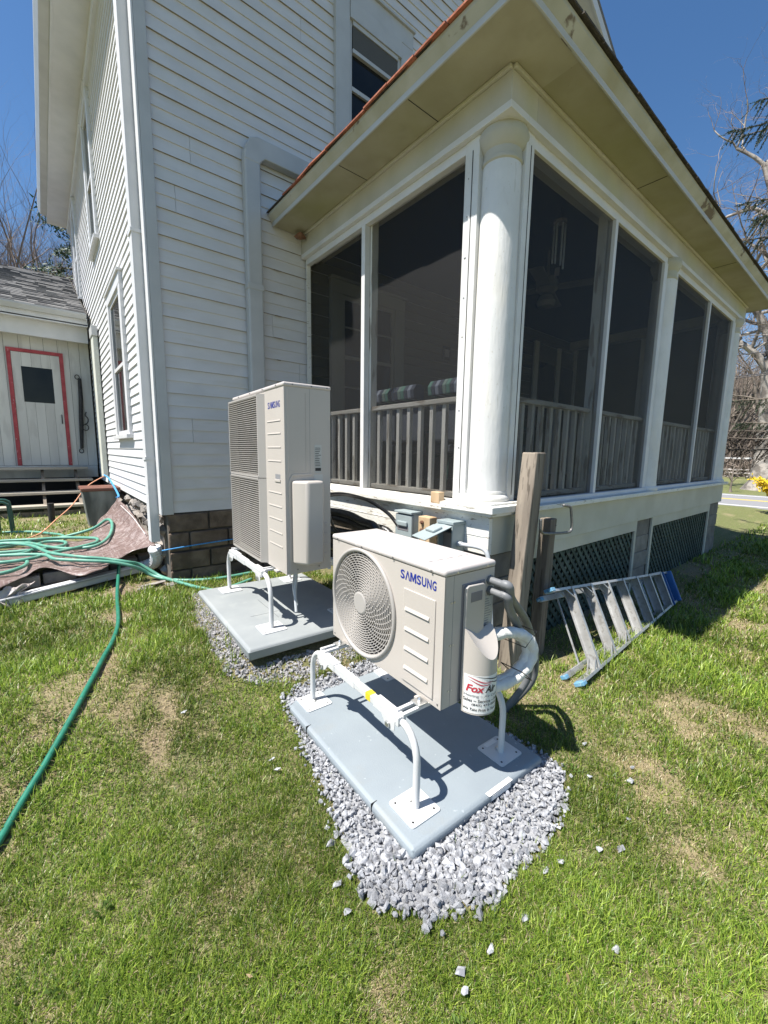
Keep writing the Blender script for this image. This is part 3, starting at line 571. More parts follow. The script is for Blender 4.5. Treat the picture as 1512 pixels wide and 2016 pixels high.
# piers and lattice
def pier(x0, x1, y0, y1):
    p = B("pier", concrete, porch, x0 + .01, x1 - .01, y0 + .01, y1, -.15, .868)
    for k in range(5): B("pier_block", concrete, p, x0 + random.uniform(-.006, .006), x1 + random.uniform(-.006, .006), y0 + random.uniform(-.006, .006), y0 + .02, -.14 + k * .2, .05 + k * .2, .006)
    if x0 < 3:
        for k in range(5): B("pier_block", concrete, p, x0 - .004, x0 + .02, y0 + .021, y1, -.14 + k * .2, .05 + k * .2, .006)
    return p
pier(XP + .02, 2.94, YP + .03, YP + .4); pier(5.36, 5.8, YP + .03, YP + .35); pier(8.42, 8.95, YP + .02, YP + .4)
for x0, x1 in ((2.96, 5.34), (5.82, 8.40)):
    lp = thing("lattice_panel", "", "", (x0, YP, 0)); del lp['label']; del lp['category']; lp.parent = porch; lp.location = Vector((x0, YP, 0)) - WO[porch.name]
    for b in ((x0, x1, .745, .862), (x0, x0 + .055, 0, .745), (x1 - .055, x1, 0, .745)): B("lattice_trim", skirtp, lp, b[0], b[1], YP + .012, YP + .035, b[2], b[3], .002)
    a0, a1, zb, zt = x0 + .055, x1 - .055, -.02, .745
    for dirn in (1, -1):
        c = -.8; s0 = a0 - (zt - zb); k = 0
        t = a0 - (zt - zb) if dirn == 1 else a0
        while t < a1 + (0 if dirn == 1 else (zt - zb)):
            # line x = t + dirn*(z-zb)
            zs = []
            for z in (zb, zt): zs.append((t + dirn * (z - zb), z))
            (xa, za), (xb, zb_) = zs
            def clip(xa, za, xb, zb_):
                pts = []
                for (px, pz, qx, qz) in ((xa, za, xb, zb_), (xb, zb_, xa, za)):
                    if px < a0: f_ = (a0 - px) / (qx - px); px, pz = a0, pz + f_ * (qz - pz)
                    elif px > a1: f_ = (a1 - px) / (qx - px); px, pz = a1, pz + f_ * (qz - pz)
                    pts.append((px, pz))
                return pts
            if (xa < a0 and xb < a0) or (xa > a1 and xb > a1): t += .105; continue
            (pa, pb) = clip(xa, za, xb, zb_)
            if math.hypot(pa[0] - pb[0], pa[1] - pb[1]) > .06:
                yy = YP + .041 + (.009 if dirn == 1 else 0)
                MB().bar((pa[0], yy, pa[1]), (pb[0], yy, pb[1]), .007, .036, up=(-dirn, 0, 1)).obj("slat", lattice_m, lp)
            t += .105
B("crawl_space_dark", void, porch, XP + .5, XQ - .3, YP + .7, YP + .72, -.2, 1.14)  # black sheets painting in the shade under the porch
B("crawl_space_dark", void, porch, XP + .5, XP + .52, YP + .72, YW, -.2, 1.14)
B("ledger_board", oldwood, porch, XP + .05, XP + .09, YP + .4, YW, .62, .868)
# ------------------------------------------------------------------ things in and on the porch
fn_ = thing("ceiling_fan", "cream ceiling fan with three visible blades behind the front porch screen", "fan", (4.7, 2.8, 3.95))
m_ = MB(); m_.tube([(4.7, 2.8, 3.95), (4.7, 2.8, 3.66)], .014, 8); m_.obj("rod", fan_m, fn_)
MB().lathe([(.03, 3.66), (.1, 3.64), (.12, 3.6), (.12, 3.52), (.08, 3.48), (.04, 3.47)], (4.7, 2.8, 0), 20).obj("motor", fan_m, fn_, smooth=True)
MB().lathe([(.03, 3.47), (.08, 3.44), (.11, 3.38), (.09, 3.33), (.02, 3.31)], (4.7, 2.8, 0), 20).obj("lamp_shade", fan_m, fn_, smooth=True)
for k in range(4):
    a = k * math.pi / 2 + .35; d = Vector((math.cos(a), math.sin(a), 0))
    MB().bar(Vector((4.7, 2.8, 3.53)) + d * .12, Vector((4.7, 2.8, 3.52)) + d * .66, .13, .01, up=(.1, .05, 1), w2=.15).obj("blade", fan_m, fn_, bev=.004)
wc = thing("wind_chime", "tubular wind chime hanging in front of the ceiling fan", "chime", (4.02, 2.3, 3.95))
MB().tube([(4.02, 2.3, 3.95), (4.02, 2.3, 3.84)], .003, 5).obj("cord", steelrod, wc)
MB().lathe([(.06, 3.82), (.065, 3.835), (.03, 3.85)], (4.02, 2.3, 0), 14).obj("disc", oldwood, wc)
for k in range(6):
    a = k * math.pi / 3; MB().tube([(4.02 + .05 * math.cos(a), 2.3 + .05 * math.sin(a), 3.8), (4.02 + .05 * math.cos(a), 2.3 + .05 * math.sin(a), 3.5 - .02 * k)], .009, 7).obj("chime_tube", lightpvc, wc)
MB().bar((4.02, 2.3, 3.42), (4.02, 2.3, 3.34), .05, .004).obj("wind_sail", oldwood, wc)
sg_ = thing("wall_plaque", "small dark plaque on the inner porch wall right of the window", "plaque", (4.95, YW - .02, 3.14))
B("board", void, sg_, 4.87, 5.03, YW - .02, YW - .005, 3.05, 3.24); B("face", greypr, sg_, 4.90, 5.0, YW - .024, YW - .0201, 3.09, 3.2)
def patio_chair(y0, y1, lab):
    t = thing("patio_chair", lab, "chair", (3.1, (y0 + y1) / 2, 1.2), "patio chairs behind the porch railing")
    x0 = 2.95
    f = MB()
    for y in (y0 + .03, y1 - .03):
        f.tube(spline([(x0 - .05, y, 2.2), (x0 + .1, y, 1.7), (x0 + .2, y, 1.58), (x0 + .66, y, 1.6), (x0 + .72, y, 1.2)], 6), .014, 7)
        f.tube([(x0 + .2, y, 1.58), (x0 + .12, y, 1.2)], .014, 7); f.tube(spline([(x0 + .08, y, 1.82), (x0 + .4, y, 1.86), (x0 + .68, y, 1.82), (x0 + .68, y, 1.6)], 5), .013, 7)
    f.tube([(x0 - .05, y0 + .03, 2.2), (x0 - .05, y1 - .03, 2.2)], .014, 7)
    f.obj("frame", greenmet, t, smooth=True)
    K = 14; cols = [(.07, .08, .11), (.30, .33, .38), (.05, .12, .11), (.16, .26, .22), (.06, .07, .1), (.25, .28, .34)]
    for k in range(K):
        a, b = y0 + (y1 - y0) * k / K, y0 + (y1 - y0) * (k + 1) / K
        mm = STR[k % len(STR)]
        cu = MB(); cu.prism([(-.11, 2.14), (-.125, 2.22), (-.085, 2.275), (-.01, 2.275), (.03, 2.22), (.02, 2.13)], lambda u, v, q: (x0 + u, a + q * (b - a), v)); cu.obj("cushion_stripe", mm, t, bev=.008)
    B("back_cushion", fabric, t, x0 - .03, x0 + .05, y0, y1, 1.72, 2.125, .02)
    B("seat_cushion", fabric, t, x0 + .18, x0 + .66, y0, y1, 1.61, 1.7, .02)
STR = [mat("stripe_%s" % n, c, None, 20, .85, .001, 200) for n, c in (("navy", (.05, .06, .09)), ("pale_blue", (.22, .25, .31)), ("navy_two", (.06, .07, .1)), ("teal", (.10, .22, .18)), ("pale_teal", (.17, .24, .215)))]
patio_chair(3.03, 3.72, "patio chair with blue and green striped cushion next to the left porch mullion")
patio_chair(2.2, 2.84, "patio chair with striped cushion half hidden by the corner column")
nest = tag(MB().add((HULL[3][0] * np.array([.06, .07, .045]) + np.array([2.40, 4.47, 3.97])).tolist(), HULL[3][1]).obj("wasp_nest", rust), "brown nest stuck under the porch soffit where it meets the wall", "nest")
# ------------------------------------------------------------------ SLABS AND STANDS
def frame(P, yawdeg):
    a = R(yawdeg); u = Vector((math.sin(a), math.cos(a), 0)); v = Vector((math.cos(a), -math.sin(a), 0))
    return Matrix(((v.x, u.x, 0, P[0]), (v.y, u.y, 0, P[1]), (v.z, u.z, 1, P[2]), (0, 0, 0, 1)))      # local (depth, width, up)
T1 = frame((.991, 1.0, .0), 2.4); T2 = frame((.946, 2.546, .0), 2.9)
def slab(T, D, W, zt, th, m, lab):
    t = thing("equipment_pad", lab, "pad", T.translation + Vector((0, 0, zt - th)))
    mb = MB(T); mb.add([(0, 0, zt - .02), (D, 0, zt - .02), (D, W, zt - .02), (0, W, zt - .02), (.012, .012, zt), (D - .012, .012, zt), (D - .012, W - .012, zt), (.012, W - .012, zt), (.01, .01, zt - th), (D - .01, .01, zt - th), (D - .01, W - .01, zt - th), (.01, W - .01, zt - th)],
       [(4, 5, 6, 7), (0, 1, 5, 4), (1, 2, 6, 5), (2, 3, 7, 6), (3, 0, 4, 7), (8, 9, 1, 0), (9, 10, 2, 1), (10, 11, 3, 2), (11, 8, 0, 3), (11, 10, 9, 8)])
    mb.obj("slab", m, t, bev=.012, seg=3, smooth=True)
    return t
s1 = slab(T1, .89, 1.204, .066, .075, slab1, "blue-grey equipment pad on pale gravel under the small heat pump")
s2 = slab(T2, 1.07, 1.452, .298, .085, slab2, "weathered grey equipment pad under the tall heat pump beside the house")
MB(T1).bar((.475, -.001, .05), (.61, -.001, .05), .008, .024).obj("pad_label", sticker, s1)
MB(T1).box(.455, .625, -.004, .02, .0665, .068).obj("pad_label", sticker, s1)
for u in (.28, .92): B("pad_seam", hole_m, s1, -.0015, .03, u, u + .003, .02, .0672, T=T1)
for q in ((.20, .55, .50, .553), (.38, .42, .382, .9)): B("pad_scratch", hole_m, s2, q[0], q[2], q[1], q[1] + .003 if q[2] - q[0] > .1 else q[3], .2975, .2985, T=T2)
def stand(lab, c, yaw, zt, du, dv, hb, k):
    T = frame((c[0], c[1], 0), yaw); t = thing("equipment_stand", lab, "stand", (c[0], c[1], zt), "white tubular steel equipment stands")
    zb = zt + hb; r = .0165 * k
    for sv in (-1, 1):
        for su in (-1, 1):
            leg = MB(T); top = zb - .14 * k
            pts = [(sv * dv, su * du, zt + .006), (sv * dv, su * du, top)] + [(sv * dv, su * (du - .105 * k * (1 - math.cos(a))), top + .14 * k * math.sin(a)) for a in (.25, .5, .75, 1.0, 1.25, 1.5)] + [(sv * dv, su * (du - .16 * k), zb)]
            leg.tube(pts, r, 8); lg = leg.obj("leg", whitesteel, t, smooth=True, ang=50)
            pl = MB(T); n = 6; hs = .083 * k; cr = .014; P = []
            for qx, qy in ((1, 1), (-1, 1), (-1, -1), (1, -1)):
                for a in range(4):
                    an = math.atan2(qy, qx) - math.pi / 4 + a * math.pi / 6; P.append((qx * (hs - cr) + cr * math.cos(an), qy * (hs - cr) + cr * math.sin(an)))
            ou, ov = -su * .012 - .004, 0
            pl.prism(P, lambda u_, v_, q: (sv * dv + u_ + ov, su * du + v_ + ou, zt + .001 + q * .005)); p_ = pl.obj("foot_plate", whitesteel, lg)
            for qx in (-1, 1):
                for qy in (-1, 1): h_ = MB(T); h_.lathe([(.0055 * k, zt + .0061), (.0055 * k, zt + .0068)], (sv * dv + qx * .06 * k, su * du + qy * .06 * k + ou, 0), 8); h_.obj("bolt_hole", hole_m, lg)
            h_ = MB(T); h_.lathe([(.012 * k, zt + .006), (.012 * k, zt + .016), (.007 * k, zt + .02)], (sv * dv - .004, su * du - su * .02 * k, 0), 6); h_.obj("bolt", zinc, lg)
        L = du - .13 * k
        MB(T).bar((sv * dv, -L, zb), (sv * dv, L, zb), .034 * k, .034 * k).obj("crossbar", whitesteel, t, bev=.003)
        for u0, u1 in ((-.012, .20 * k),): MB(T).bar((sv * dv, u0, zb), (sv * dv, u1, zb), .04 * k, .04 * k).obj("crossbar_sleeve", whitesteel, t, bev=.003)
        for su in (-1, 1):
            br = MB(T); br.bar((sv * dv, su * (L - .17 * k), zb + .004), (sv * dv, su * (L + .025), zb + .004), .046 * k, .044 * k)
            br.prism([(L - .11 * k, 0), (L + .005, 0), (L + .0, -.05 * k), (L - .04 * k, -.062 * k), (L - .075 * k, -.045 * k)], lambda a_, z_, q: (sv * dv - .026 * k + q * .004, su * a_, zb + z_)); br.obj("bracket", whitesteel, t, bev=.003)
            bo = MB(T); bo.bar((sv * dv - .03 * k, su * (L - .04 * k), zb - .032 * k), (sv * dv - .042 * k, su * (L - .04 * k), zb - .032 * k), .024 * k, .024 * k); bo.obj("bolt", zinc, t, bev=.004)
    if k < 1.05: MB(T).bar((-dv - .0003, -.155, zb + .0003), (-dv - .0003, -.115, zb + .0003), .0352, .0352).obj("sticker", yellow, t)
    for su in (-1, 1):
        for off in (-.021, .021): MB(T).bar((-dv, su * .36 * k + off * k, zb + .03 * k), (dv, su * .36 * k + off * k, zb + .03 * k), .017 * k, .014 * k).obj("support_rail", whitesteel, t)
        ft = MB(T); ft.box(-dv + .09 * k, -dv + .15 * k, su * .36 * k - .03, su * .36 * k + .03, zb + .038 * k, zb + .046 * k); ft.obj("clamp_plate", zinc, t, bev=.003)
        h_ = MB(T); h_.lathe([(.012, zb + .046 * k), (.012, zb + .056 * k), (.006, zb + .066 * k)], (-dv + .12 * k, su * .36 * k, 0), 6); h_.obj("clamp_nut", zinc, t)
    return t, T
st1, TS1 = stand("white steel stand with a yellow sticker under the small heat pump", (1.457, 1.617), 2.5, .066, .487, .294, .352, 1.0)
st2, TS2 = stand("white steel stand without sticker under the tall heat pump", (1.545, 3.30), 3.0, .298, .535, .303, .385, 1.1)
MB(TS1).box(.254, .334, -.43, -.405, .073, .074).obj("plate_label", sticker, st1)
# ------------------------------------------------------------------ SMALL HEAT PUMP
P1 = frame((1.2988, 1.1615, .4544), 2.55); W1, D1, H1 = .968, .332, .655
hp = thing("small_heat_pump", "low beige heat pump with one round fan grille on the front pad", "heat pump", (1.45, 1.62, .4544))
cu_, cz_, rr = .642, .313, .293
def plate_with_hole(mb, W, H, n=64, x=0.0):
    cir = []; rec = []
    for i in range(n):
        a = 2 * math.pi * i / n; c, s_ = math.cos(a), math.sin(a); cir.append((cu_ + rr * c, cz_ + rr * s_))
        t = min([(W - cu_) / c if c > 1e-9 else 1e9, -cu_ / c if c < -1e-9 else 1e9, (H - cz_) / s_ if s_ > 1e-9 else 1e9, -cz_ / s_ if s_ < -1e-9 else 1e9]); rec.append((cu_ + t * c, cz_ + t * s_))
    vs = [(x, u, z) for u, z in cir] + [(x, u, z) for u, z in rec] + [(x + .1, u, z) for u, z in cir]
    fs = [(i, (i + 1) % n, n + (i + 1) % n, n + i) for i in range(n)] + [(i, 2 * n + i, 2 * n + (i + 1) % n, (i + 1) % n) for i in range(n)]
    mb.add(vs, fs)
    cs = {}
    for cu2, cz2 in ((0, 0), (W, 0), (W, H), (0, H)):     # corner triangles
        best = sorted(range(n), key=lambda i: (rec[i][0] - cu2) ** 2 + (rec[i][1] - cz2) ** 2)
        i0 = min(range(n), key=lambda i: abs(math.atan2(math.sin(2 * math.pi * i / n - math.atan2(cz2 - cz_, cu2 - cu_) + math.pi / n), math.cos(2 * math.pi * i / n - math.atan2(cz2 - cz_, cu2 - cu_) + math.pi / n))))
        a, b = rec[i0], rec[(i0 + 1) % n]; mb.add([(x, *a), (x, cu2, cz2), (x, *b)], [(0, 1, 2)])
HB = H1 - .033
bd = MB(P1); plate_with_hole(bd, W1, HB)
fr = bd.obj("front_panel", unitp, hp)
sh_ = MB(P1); r0 = .018
poly = [(D1, 0), (D1, W1), (r0, W1)] + [(r0 - r0 * math.sin(a), W1 - r0 + r0 * math.cos(a)) for a in (.4, .8, 1.2)] + [(0, W1 - r0), (0, r0)] + [(r0 - r0 * math.cos(a), r0 - r0 * math.sin(a)) for a in (.4, .8, 1.2)] + [(r0, 0)]
n = len(poly); vs = [(a, b, 0) for a, b in poly] + [(a, b, HB) for a, b in poly]
front_i = 6 
fs = [(i, (i + 1) % n, n + (i + 1) % n, n + i) for i in range(n) if not (poly[i][0] == 0 and poly[(i + 1) % n][0] == 0)] + [tuple(range(n))]
sh_.add(vs, fs); sh_.obj("casing", unitp, hp, smooth=True)
ld = MB(P1); e_ = .006; ld.box(-e_, D1 + e_, -e_, W1 + e_, HB, H1); lid = ld.obj("lid", lidp, hp, bev=.014, seg=4, smooth=True)
rg = MB(P1)
for v0, v1 in ((.03, .06), (.085, .125), (.15, .19), (.22, .26), (.28, .30)): rg.box(v0, v1, .14, W1 - .05, H1 - .002, H1 + .0035)
rg.obj("lid_rib", lidp, lid, bev=.004, seg=3, smooth=True)
for u in (.08, .36, .64, .9):
    s_ = MB(P1); s_.bar((-e_ - .001, u, HB + .012), (-e_ - .004, u, HB + .012), .009, .009); s_.obj("screw", steelrod, lid)
for v in (.07, .27):
    s_ = MB(P1); s_.bar((v, -e_ - .001, HB + .014), (v, -e_ - .004, HB + .014), .008, .008); s_.obj("screw", zinc, lid)
gr = MB(P1)
def circ(r, x, n=64): return [(x, cu_ + r * math.cos(2 * math.pi * i / n), cz_ + r * math.sin(2 * math.pi * i / n)) for i in range(n)]
gr.tube(circ(rr + .008, -.006), .011, 8, closed=True)
g = gr.obj("fan_grille", grillp, hp, smooth='all')
NR = 18; rs = [.062 + (rr - .066) * i / (NR - 1) for i in range(NR)]
ri = MB(P1)
for i, r_ in enumerate(rs):
    n = 72; x0 = -.004 - .012 * (1 - (r_ / rr) ** 2); 
    vs = []; 
    for dr, dx in ((-.0018, 0), (.0018, 0), (.0018, .007), (-.0018, .007)): vs += [(x0 + dx, cu_ + (r_ + dr) * math.cos(2 * math.pi * j / n), cz_ + (r_ + dr) * math.sin(2 * math.pi * j / n)) for j in range(n)]
    ri.add(vs, [(k * n + j, k * n + (j + 1) % n, ((k + 1) % 4) * n + (j + 1) % n, ((k + 1) % 4) * n + j) for k in range(4) for j in range(n)])
    if i < NR - 1:
        m = 24 if i < 7 else 40; r2 = rs[i + 1]
        for j in range(m):
            a = 2 * math.pi * (j + .5 * (i % 2)) / m + .03 * i
            ri.bar((x0 + .005, cu_ + r_ * math.cos(a), cz_ + r_ * math.sin(a)), (x0 + .005, cu_ + r2 * math.cos(a), cz_ + r2 * math.sin(a)), .0042, .007, up=(1, 0, 0))
ri.obj("grille_ring", grillp, g)
hb_ = MB(P1); hb_.add([(-.019 if k == 0 else -.016, cu_ + r_ * math.cos(2 * math.pi * i / 32), cz_ + r_ * math.sin(2 * math.pi * i / 32)) for k, r_ in ((0, .055), (1, .0625)) for i in range(32)], [tuple(range(32))] + [(i, (i + 1) % 32, 32 + (i + 1) % 32, 32 + i) for i in range(32)]); hb_.obj("hub_cap", grillp, g)
bk = MB(P1); bk.box(.1, .11, .3, W1 - .005, .005, HB - .01); bk.obj("fan_shroud", shroud, hp)
for k in range(3):
    a0 = k * 2.094; fb = MB(P1); fb.add([(.03 + .05 * t, cu_ + r_ * math.cos(a0 + q + .5 * (r_ / .28)), cz_ + r_ * math.sin(a0 + q + .5 * (r_ / .28))) for r_ in (.06, .15, .27) for q, t in ((0, 0), (.5, .5), (1.0, 1.))], [(i * 3 + j, i * 3 + j + 1, i * 3 + j + 4, i * 3 + j + 3) for i in range(2) for j in range(2)]); fb.obj("fan_blade", shroud, hp, solid=.004)
em = MB(P1); em.box(-.0065, .0, .05, .272, .03, .505); pn = em.obj("embossed_panel", unitp, hp, bev=.0062, seg=3, smooth=True)
for z in (.415, .315, .215, .115):
    sl = MB(P1); sl.prism([(0, z), (.0, z - .016), (-.008, z - .014), (-.002, z)], lambda x_, z_, q: (-.0062 + x_, .083 + q * .172, z_)); sl.obj("louvre_slot", unitp, pn)
    sl = MB(P1); sl.box(-.0068, -.006, .083, .255, z - .0145, z - .0122); sl.obj("slot_shadow_strip", greypr, pn)  # grey strip painted in as the shadow under the slot
for ch, a0, a1 in zip("SΛMSUNG", (0, .142, .29, .475, .615, .76, .895), (.125, .285, .46, .595, .735, .875, 1.0)):
    lettering("lettering", bluep, hp, ch, lambda a, b, a0=a0: (-.0012, .303 - a0 * .252 - a, .546 + b), (a1 - a0) * .252, .045, bold=.024, T=P1)
for u in (.02, .945):
    for z in (.02,): s_ = MB(P1); s_.bar((-.0005, u, z), (-.003, u, z), .007, .007); s_.obj("screw", steelrod, hp)
# side fittings (the side facing the camera is at width = 0, outwards is -width)
sd = MB(P1); sd.box(.108, .262, -.004, .001, .005, .572); cv = sd.obj("side_recess", greycup, hp, bev=.003)
cvp = MB(P1); cvp.prism([(.118, .556), (.118, .018), (.25, .018), (.25, .55), (.235, .562), (.135, .566)], lambda a, z, q: (a, -.004 - q * .016, z)); cvr = cvp.obj("valve_cover", unitp, hp, bev=.005, seg=3, smooth=True)
B("handle_recess", greycup, cvr, .15, .225, -.0215, -.0195, .485, .53, T=P1)
cu2 = MB(P1); n = 28; vc, rb = .207, .092; zt_ = []
ring = [(vc - rb * math.cos(math.pi * i / n), -.018 - rb * 1.08 * math.sin(math.pi * i / n)) for i in range(n + 1)]
low = [(a, b, -.03) for a, b in ring]; hi_ = [(a, b, .375 - .13 * (math.sin(math.pi * i / n)) ** 1.3 - .02 * i / n) for i, (a, b) in enumerate(ring)]
cu2.add(low + hi_, [(i, i + 1, n + 2 + i, n + 1 + i) for i in range(n)] + [tuple(range(n + 1))])
cen = (vc, -.012, .33); cu2.add(hi_ + [cen], [(i, i + 1, n + 1) for i in range(n)]); cu2.obj("valve_bulge", unitp, cvr, smooth=True, ang=40)
def cyl(a, z, off=.0014):      # a metres along the bulge from its left edge
    t = a / (math.pi * rb) * math.pi; return (vc - (rb + off) * math.cos(t), -.018 - (rb + off) * 1.08 * math.sin(t), z)
stk = MB(P1); stk.grid(24, 1, lambda u, v: cyl(.012 + u * .262, -.022 + v * .185, .0010)); stk.obj("sticker", sticker, cvr, fix=False)
for txt, m_, a0, wd, z0, ht, bo, shr in (("Fox", redpr, .022, .082, .082, .036, .03, .25), ("Air", blackp, .106, .060, .082, .036, .03, .3), ("Heating ~ Air Conditioning", greypr, .014, .235, .056, .016, .01, 0), ("Sales ~ Service ~ Installation", blackp, .012, .235, .034, .016, .012, 0), ("(845) 473-0000", blackp, .05, .13, .014, .014, .012, 0), ("We Take Pride In Your Comfort", blackp, .012, .225, -.008, .013, .012, .2)):
    lettering("lettering", m_, cvr, txt, lambda a, b, a0=a0, z0=z0: cyl(a0 + a, z0 + b, .0022), wd, ht, bold=bo, shear=shr, T=P1)
for m_, off, a0, a1, ph in ((redpr, .0, .02, .15, 0), (blackp, .006, .05, .27, .0), (redpr, -.012, .03, .14, .3), (blackp, -.012, .11, .26, .6)):
    sw = MB(P1); sw.grid(20, 1, lambda u, v: cyl(a0 + (a1 - a0) * u, .142 + off + .012 * math.cos(u * 4.2 + ph) + (v - .5) * .005 * math.sin(math.pi * min(max(u, .03), .97)), .0022)); sw.obj("swoosh", m_, cvr, fix=False)
B("rating_label", greylab, hp, .268, .326, -.0015, .0, .31, .485, T=P1)
lm = MB(P1)
for k in range(13): lm.box(.272, .272 + random.uniform(.02, .05), -.0022, -.0014, .325 + k * .012, .329 + k * .012)
lm.obj("label_print", greypr, hp)
for v in (.045, .062): 
    for z in (.08, .3, .5): s_ = MB(P1); s_.bar((v, -.001, z), (v, -.003, z), .007, .007); s_.obj("screw", zinc, hp)
B("panel_seam", greypr, hp, .0555, .057, -.0008, .0005, 0, HB, T=P1)
for v, z in ((.297, .562), (.299, .51)):
    c_ = MB(P1); c_.tube([(v, 0, z), (v, -.012, z)], .024, 6); c_.tube([(v, -.012, z), (v + .003, -.09, z - .004)], .0175, 14); c_.obj("conduit_connector", conduit_m, hp, smooth=True)
for u in (.13, .84):
    f_ = MB(P1); f_.box(-.02, D1 + .02, u - .03, u + .03, -.018, -.001); f_.obj("foot", unitp, hp, bev=.003)
# ------------------------------------------------------------------ TALL HEAT PUMP
P2 = frame((1.2657, 2.6162, .7398), 3.18); W2, D2, H2 = 1.128, .349, 1.325
tp = thing("tall_heat_pump", "tall beige heat pump with two stacked wire grilles beside the siding", "heat pump", (1.47, 3.17, .74))
cs = MB(P2); cs.box(.03, D2, 0, W2, 0, H2 - .03); cs.box(0, .03, 0, .36, 0, H2 - .03); cs.box(0, .03, 1.105, W2, 0, H2 - .03)
cs.box(0, .03, .36, 1.105, 0, .03); cs.box(0, .03, .36, 1.105, .655, .685); cs.box(0, .03, .36, 1.105, 1.275, H2 - .03); cs.obj("casing", unitp, tp)
B("corner_edge", unitp, tp, -.002, .04, -.002, .04, .0, H2 - .03, .018, T=P2)
ld = MB(P2); ld.box(-.006, D2 + .006, -.006, W2 + .006, H2 - .03, H2); ld.obj("lid", lidp, tp, bev=.012, seg=4, smooth=True)
for z0, z1 in ((.03, .655), (.685, 1.275)):
    B("fan_opening", shroud, tp, .024, .0305, .365, 1.1, z0 + .005, z1 - .005, T=P2)
    fb = MB(P2); zc = (z0 + z1) / 2
    for k in range(3):
        a0 = k * 2.094 + z0; fb.add([(.015, .735 + r_ * math.cos(a0 + q), zc + r_ * math.sin(a0 + q)) for r_ in (.05, .29) for q in (0, .45, .9)], [(0, 1, 4, 3), (1, 2, 5, 4)])
    fb.obj("fan_blade", coilm, tp, solid=.004)
    x = -.045; gf = MB(P2); a, b, c, d = .395, 1.125, z0 - .02, z1 + .005
    for q in ((x, 0, a, a + .012, c, d), (x, 0, b - .012, b, c, d), (x, 0, a, b, c, c + .012), (x, 0, a, b, d - .012, d)): gf.box(*q)
    g2 = gf.obj("wire_grille", grillp, tp)
    gw = MB(P2); nz = 38; 
    for i in range(1, nz): z = c + (d - c) * i / nz; gw.box(x + .002, x + .0065, a + .012, b - .012, z - .0021, z + .0021)
    for i in range(1, 26): u = a + (b - a) * i / 26; gw.box(x + .0066, x + .010, u - .0016, u + .0016, c + .012, d - .012)
    gw.obj("grille_wire", tallgr, g2)
    for q in ((.355, .395),): MB(P2).prism([(0, q[0]), (x, q[1]), (0, q[1])], lambda x_, u_, k: (x_, u_, c + k * (d - c))).obj("grille_side", grillp, g2)
for z, h_ in ((1.082, .0), (.995, 0), (.90, 0), (.803, 0), (.577, 0), (.479, 0), (.385, 0), (.287, 0), (.191, 0)):
    sl = MB(P2); sl.prism([(0, z), (0, z - .010), (-.0035, z - .009), (-.001, z)], lambda x_, z_, q: (x_, .065 + q * .245, z_)); sl.obj("pressed_line", unitp, tp); B("pressed_shadow_strip", greypr, tp, -.0012, .0, .065, .31, z - .0122, z - .0102, T=P2)  # grey strip painted in as the shadow below each pressed line
B("grip_recess", greypr, tp, -.001, .002, .085, .175, .655, .705, T=P2); B("grip_lip", unitp, tp, -.006, .0, .08, .18, .65, .668, .002, T=P2)
for ch, a0, a1 in zip("SΛMSUNG", (0, .142, .29, .475, .615, .76, .895), (.125, .285, .46, .595, .735, .875, 1.0)):
    lettering("lettering", bluep, tp, ch, lambda a, b, a0=a0: (-.0012, .292 - a0 * .225 - a, 1.165 + b), (a1 - a0) * .225, .045, bold=.016, T=P2)
B("side_seam", greypr, tp, .187, .1885, -.0008, .0005, .72, H2 - .03, T=P2)
em = MB(P2); em.box(.155, .158, -.002, 0, .73, 1.265); em.box(.03, .158, -.002, 0, .727, .73); em.obj("pressed_edge", unitp, tp)
em = MB(P2); em.prism([(.022, .02), (.022, .66), (.05, .71), (.2, .715), (.2, .70), (.055, .695), (.036, .65), (.036, .02)], lambda a, z, q: (a, -.004 * q - .0001, z)); em.obj("recess_edge", unitp, tp, bev=.0015)
cvb = MB(P2); cvb.prism([(.042, 0), (.05, -.03), (.112, -.115), (.225, -.115), (.245, -.10), (.245, 0)], lambda a, b, q: (a, b, .075 + q * .59))
cvo = cvb.obj("pipe_cover", unitp, tp, bev=.018, seg=4, smooth=True)
B("rating_label", greylab, tp, .222, .278, -.0015, 0, .715, .915, T=P2); B("warning_label", greylab, tp, .22, .286, -.0012, 0, .61, .705, T=P2)
lm = MB(P2)
for k in range(11): lm.box(.227, .227 + random.uniform(.02, .046), -.0024, -.0014, .765 + k * .0125, .769 + k * .0125)
lm.box(.227, .272, -.0024, -.0014, .73, .752); lm.obj("label_print", blackp, tp)
lo_ = MB(P2)
for k in range(4): lo_.box(.25, .32, -.006, 0, .10 + k * .075, .125 + k * .075)
lo_.obj("side_louvre", unitp, tp, bev=.004)
for u, v, z in ((-.001, .06, 1.31), (-.001, .2, 1.31), (-.001, .32, 1.31), (-.001, .08, .03), (-.001, .25, .03)): s_ = MB(P2); s_.bar((v, -.007, z), (v, -.010, z), .009, .009); s_.obj("screw", steelrod, tp)
for u in (.12, .38, .66, .95): s_ = MB(P2); s_.bar((-.007, u, 1.312), (-.010, u, 1.312), .009, .009); s_.obj("screw", steelrod, tp)
for u in (.17, .95): f_ = MB(P2); f_.box(-.02, D2 + .02, u - .03, u + .03, -.016, -.001); f_.obj("foot", unitp, tp, bev=.003)
for k, (u, v) in enumerate(((.22, .16), (.34, .2))):
    dh = MB(P2); dh.tube(spline([(v, u, 0), (v, u - .02, -.09), (v - .03, u - .06, -.2), (v - .05 + .02 * k, u - .12, -.33)], 6), .011, 8); dh.obj("drain_tube", lightpvc, tp, smooth=True)
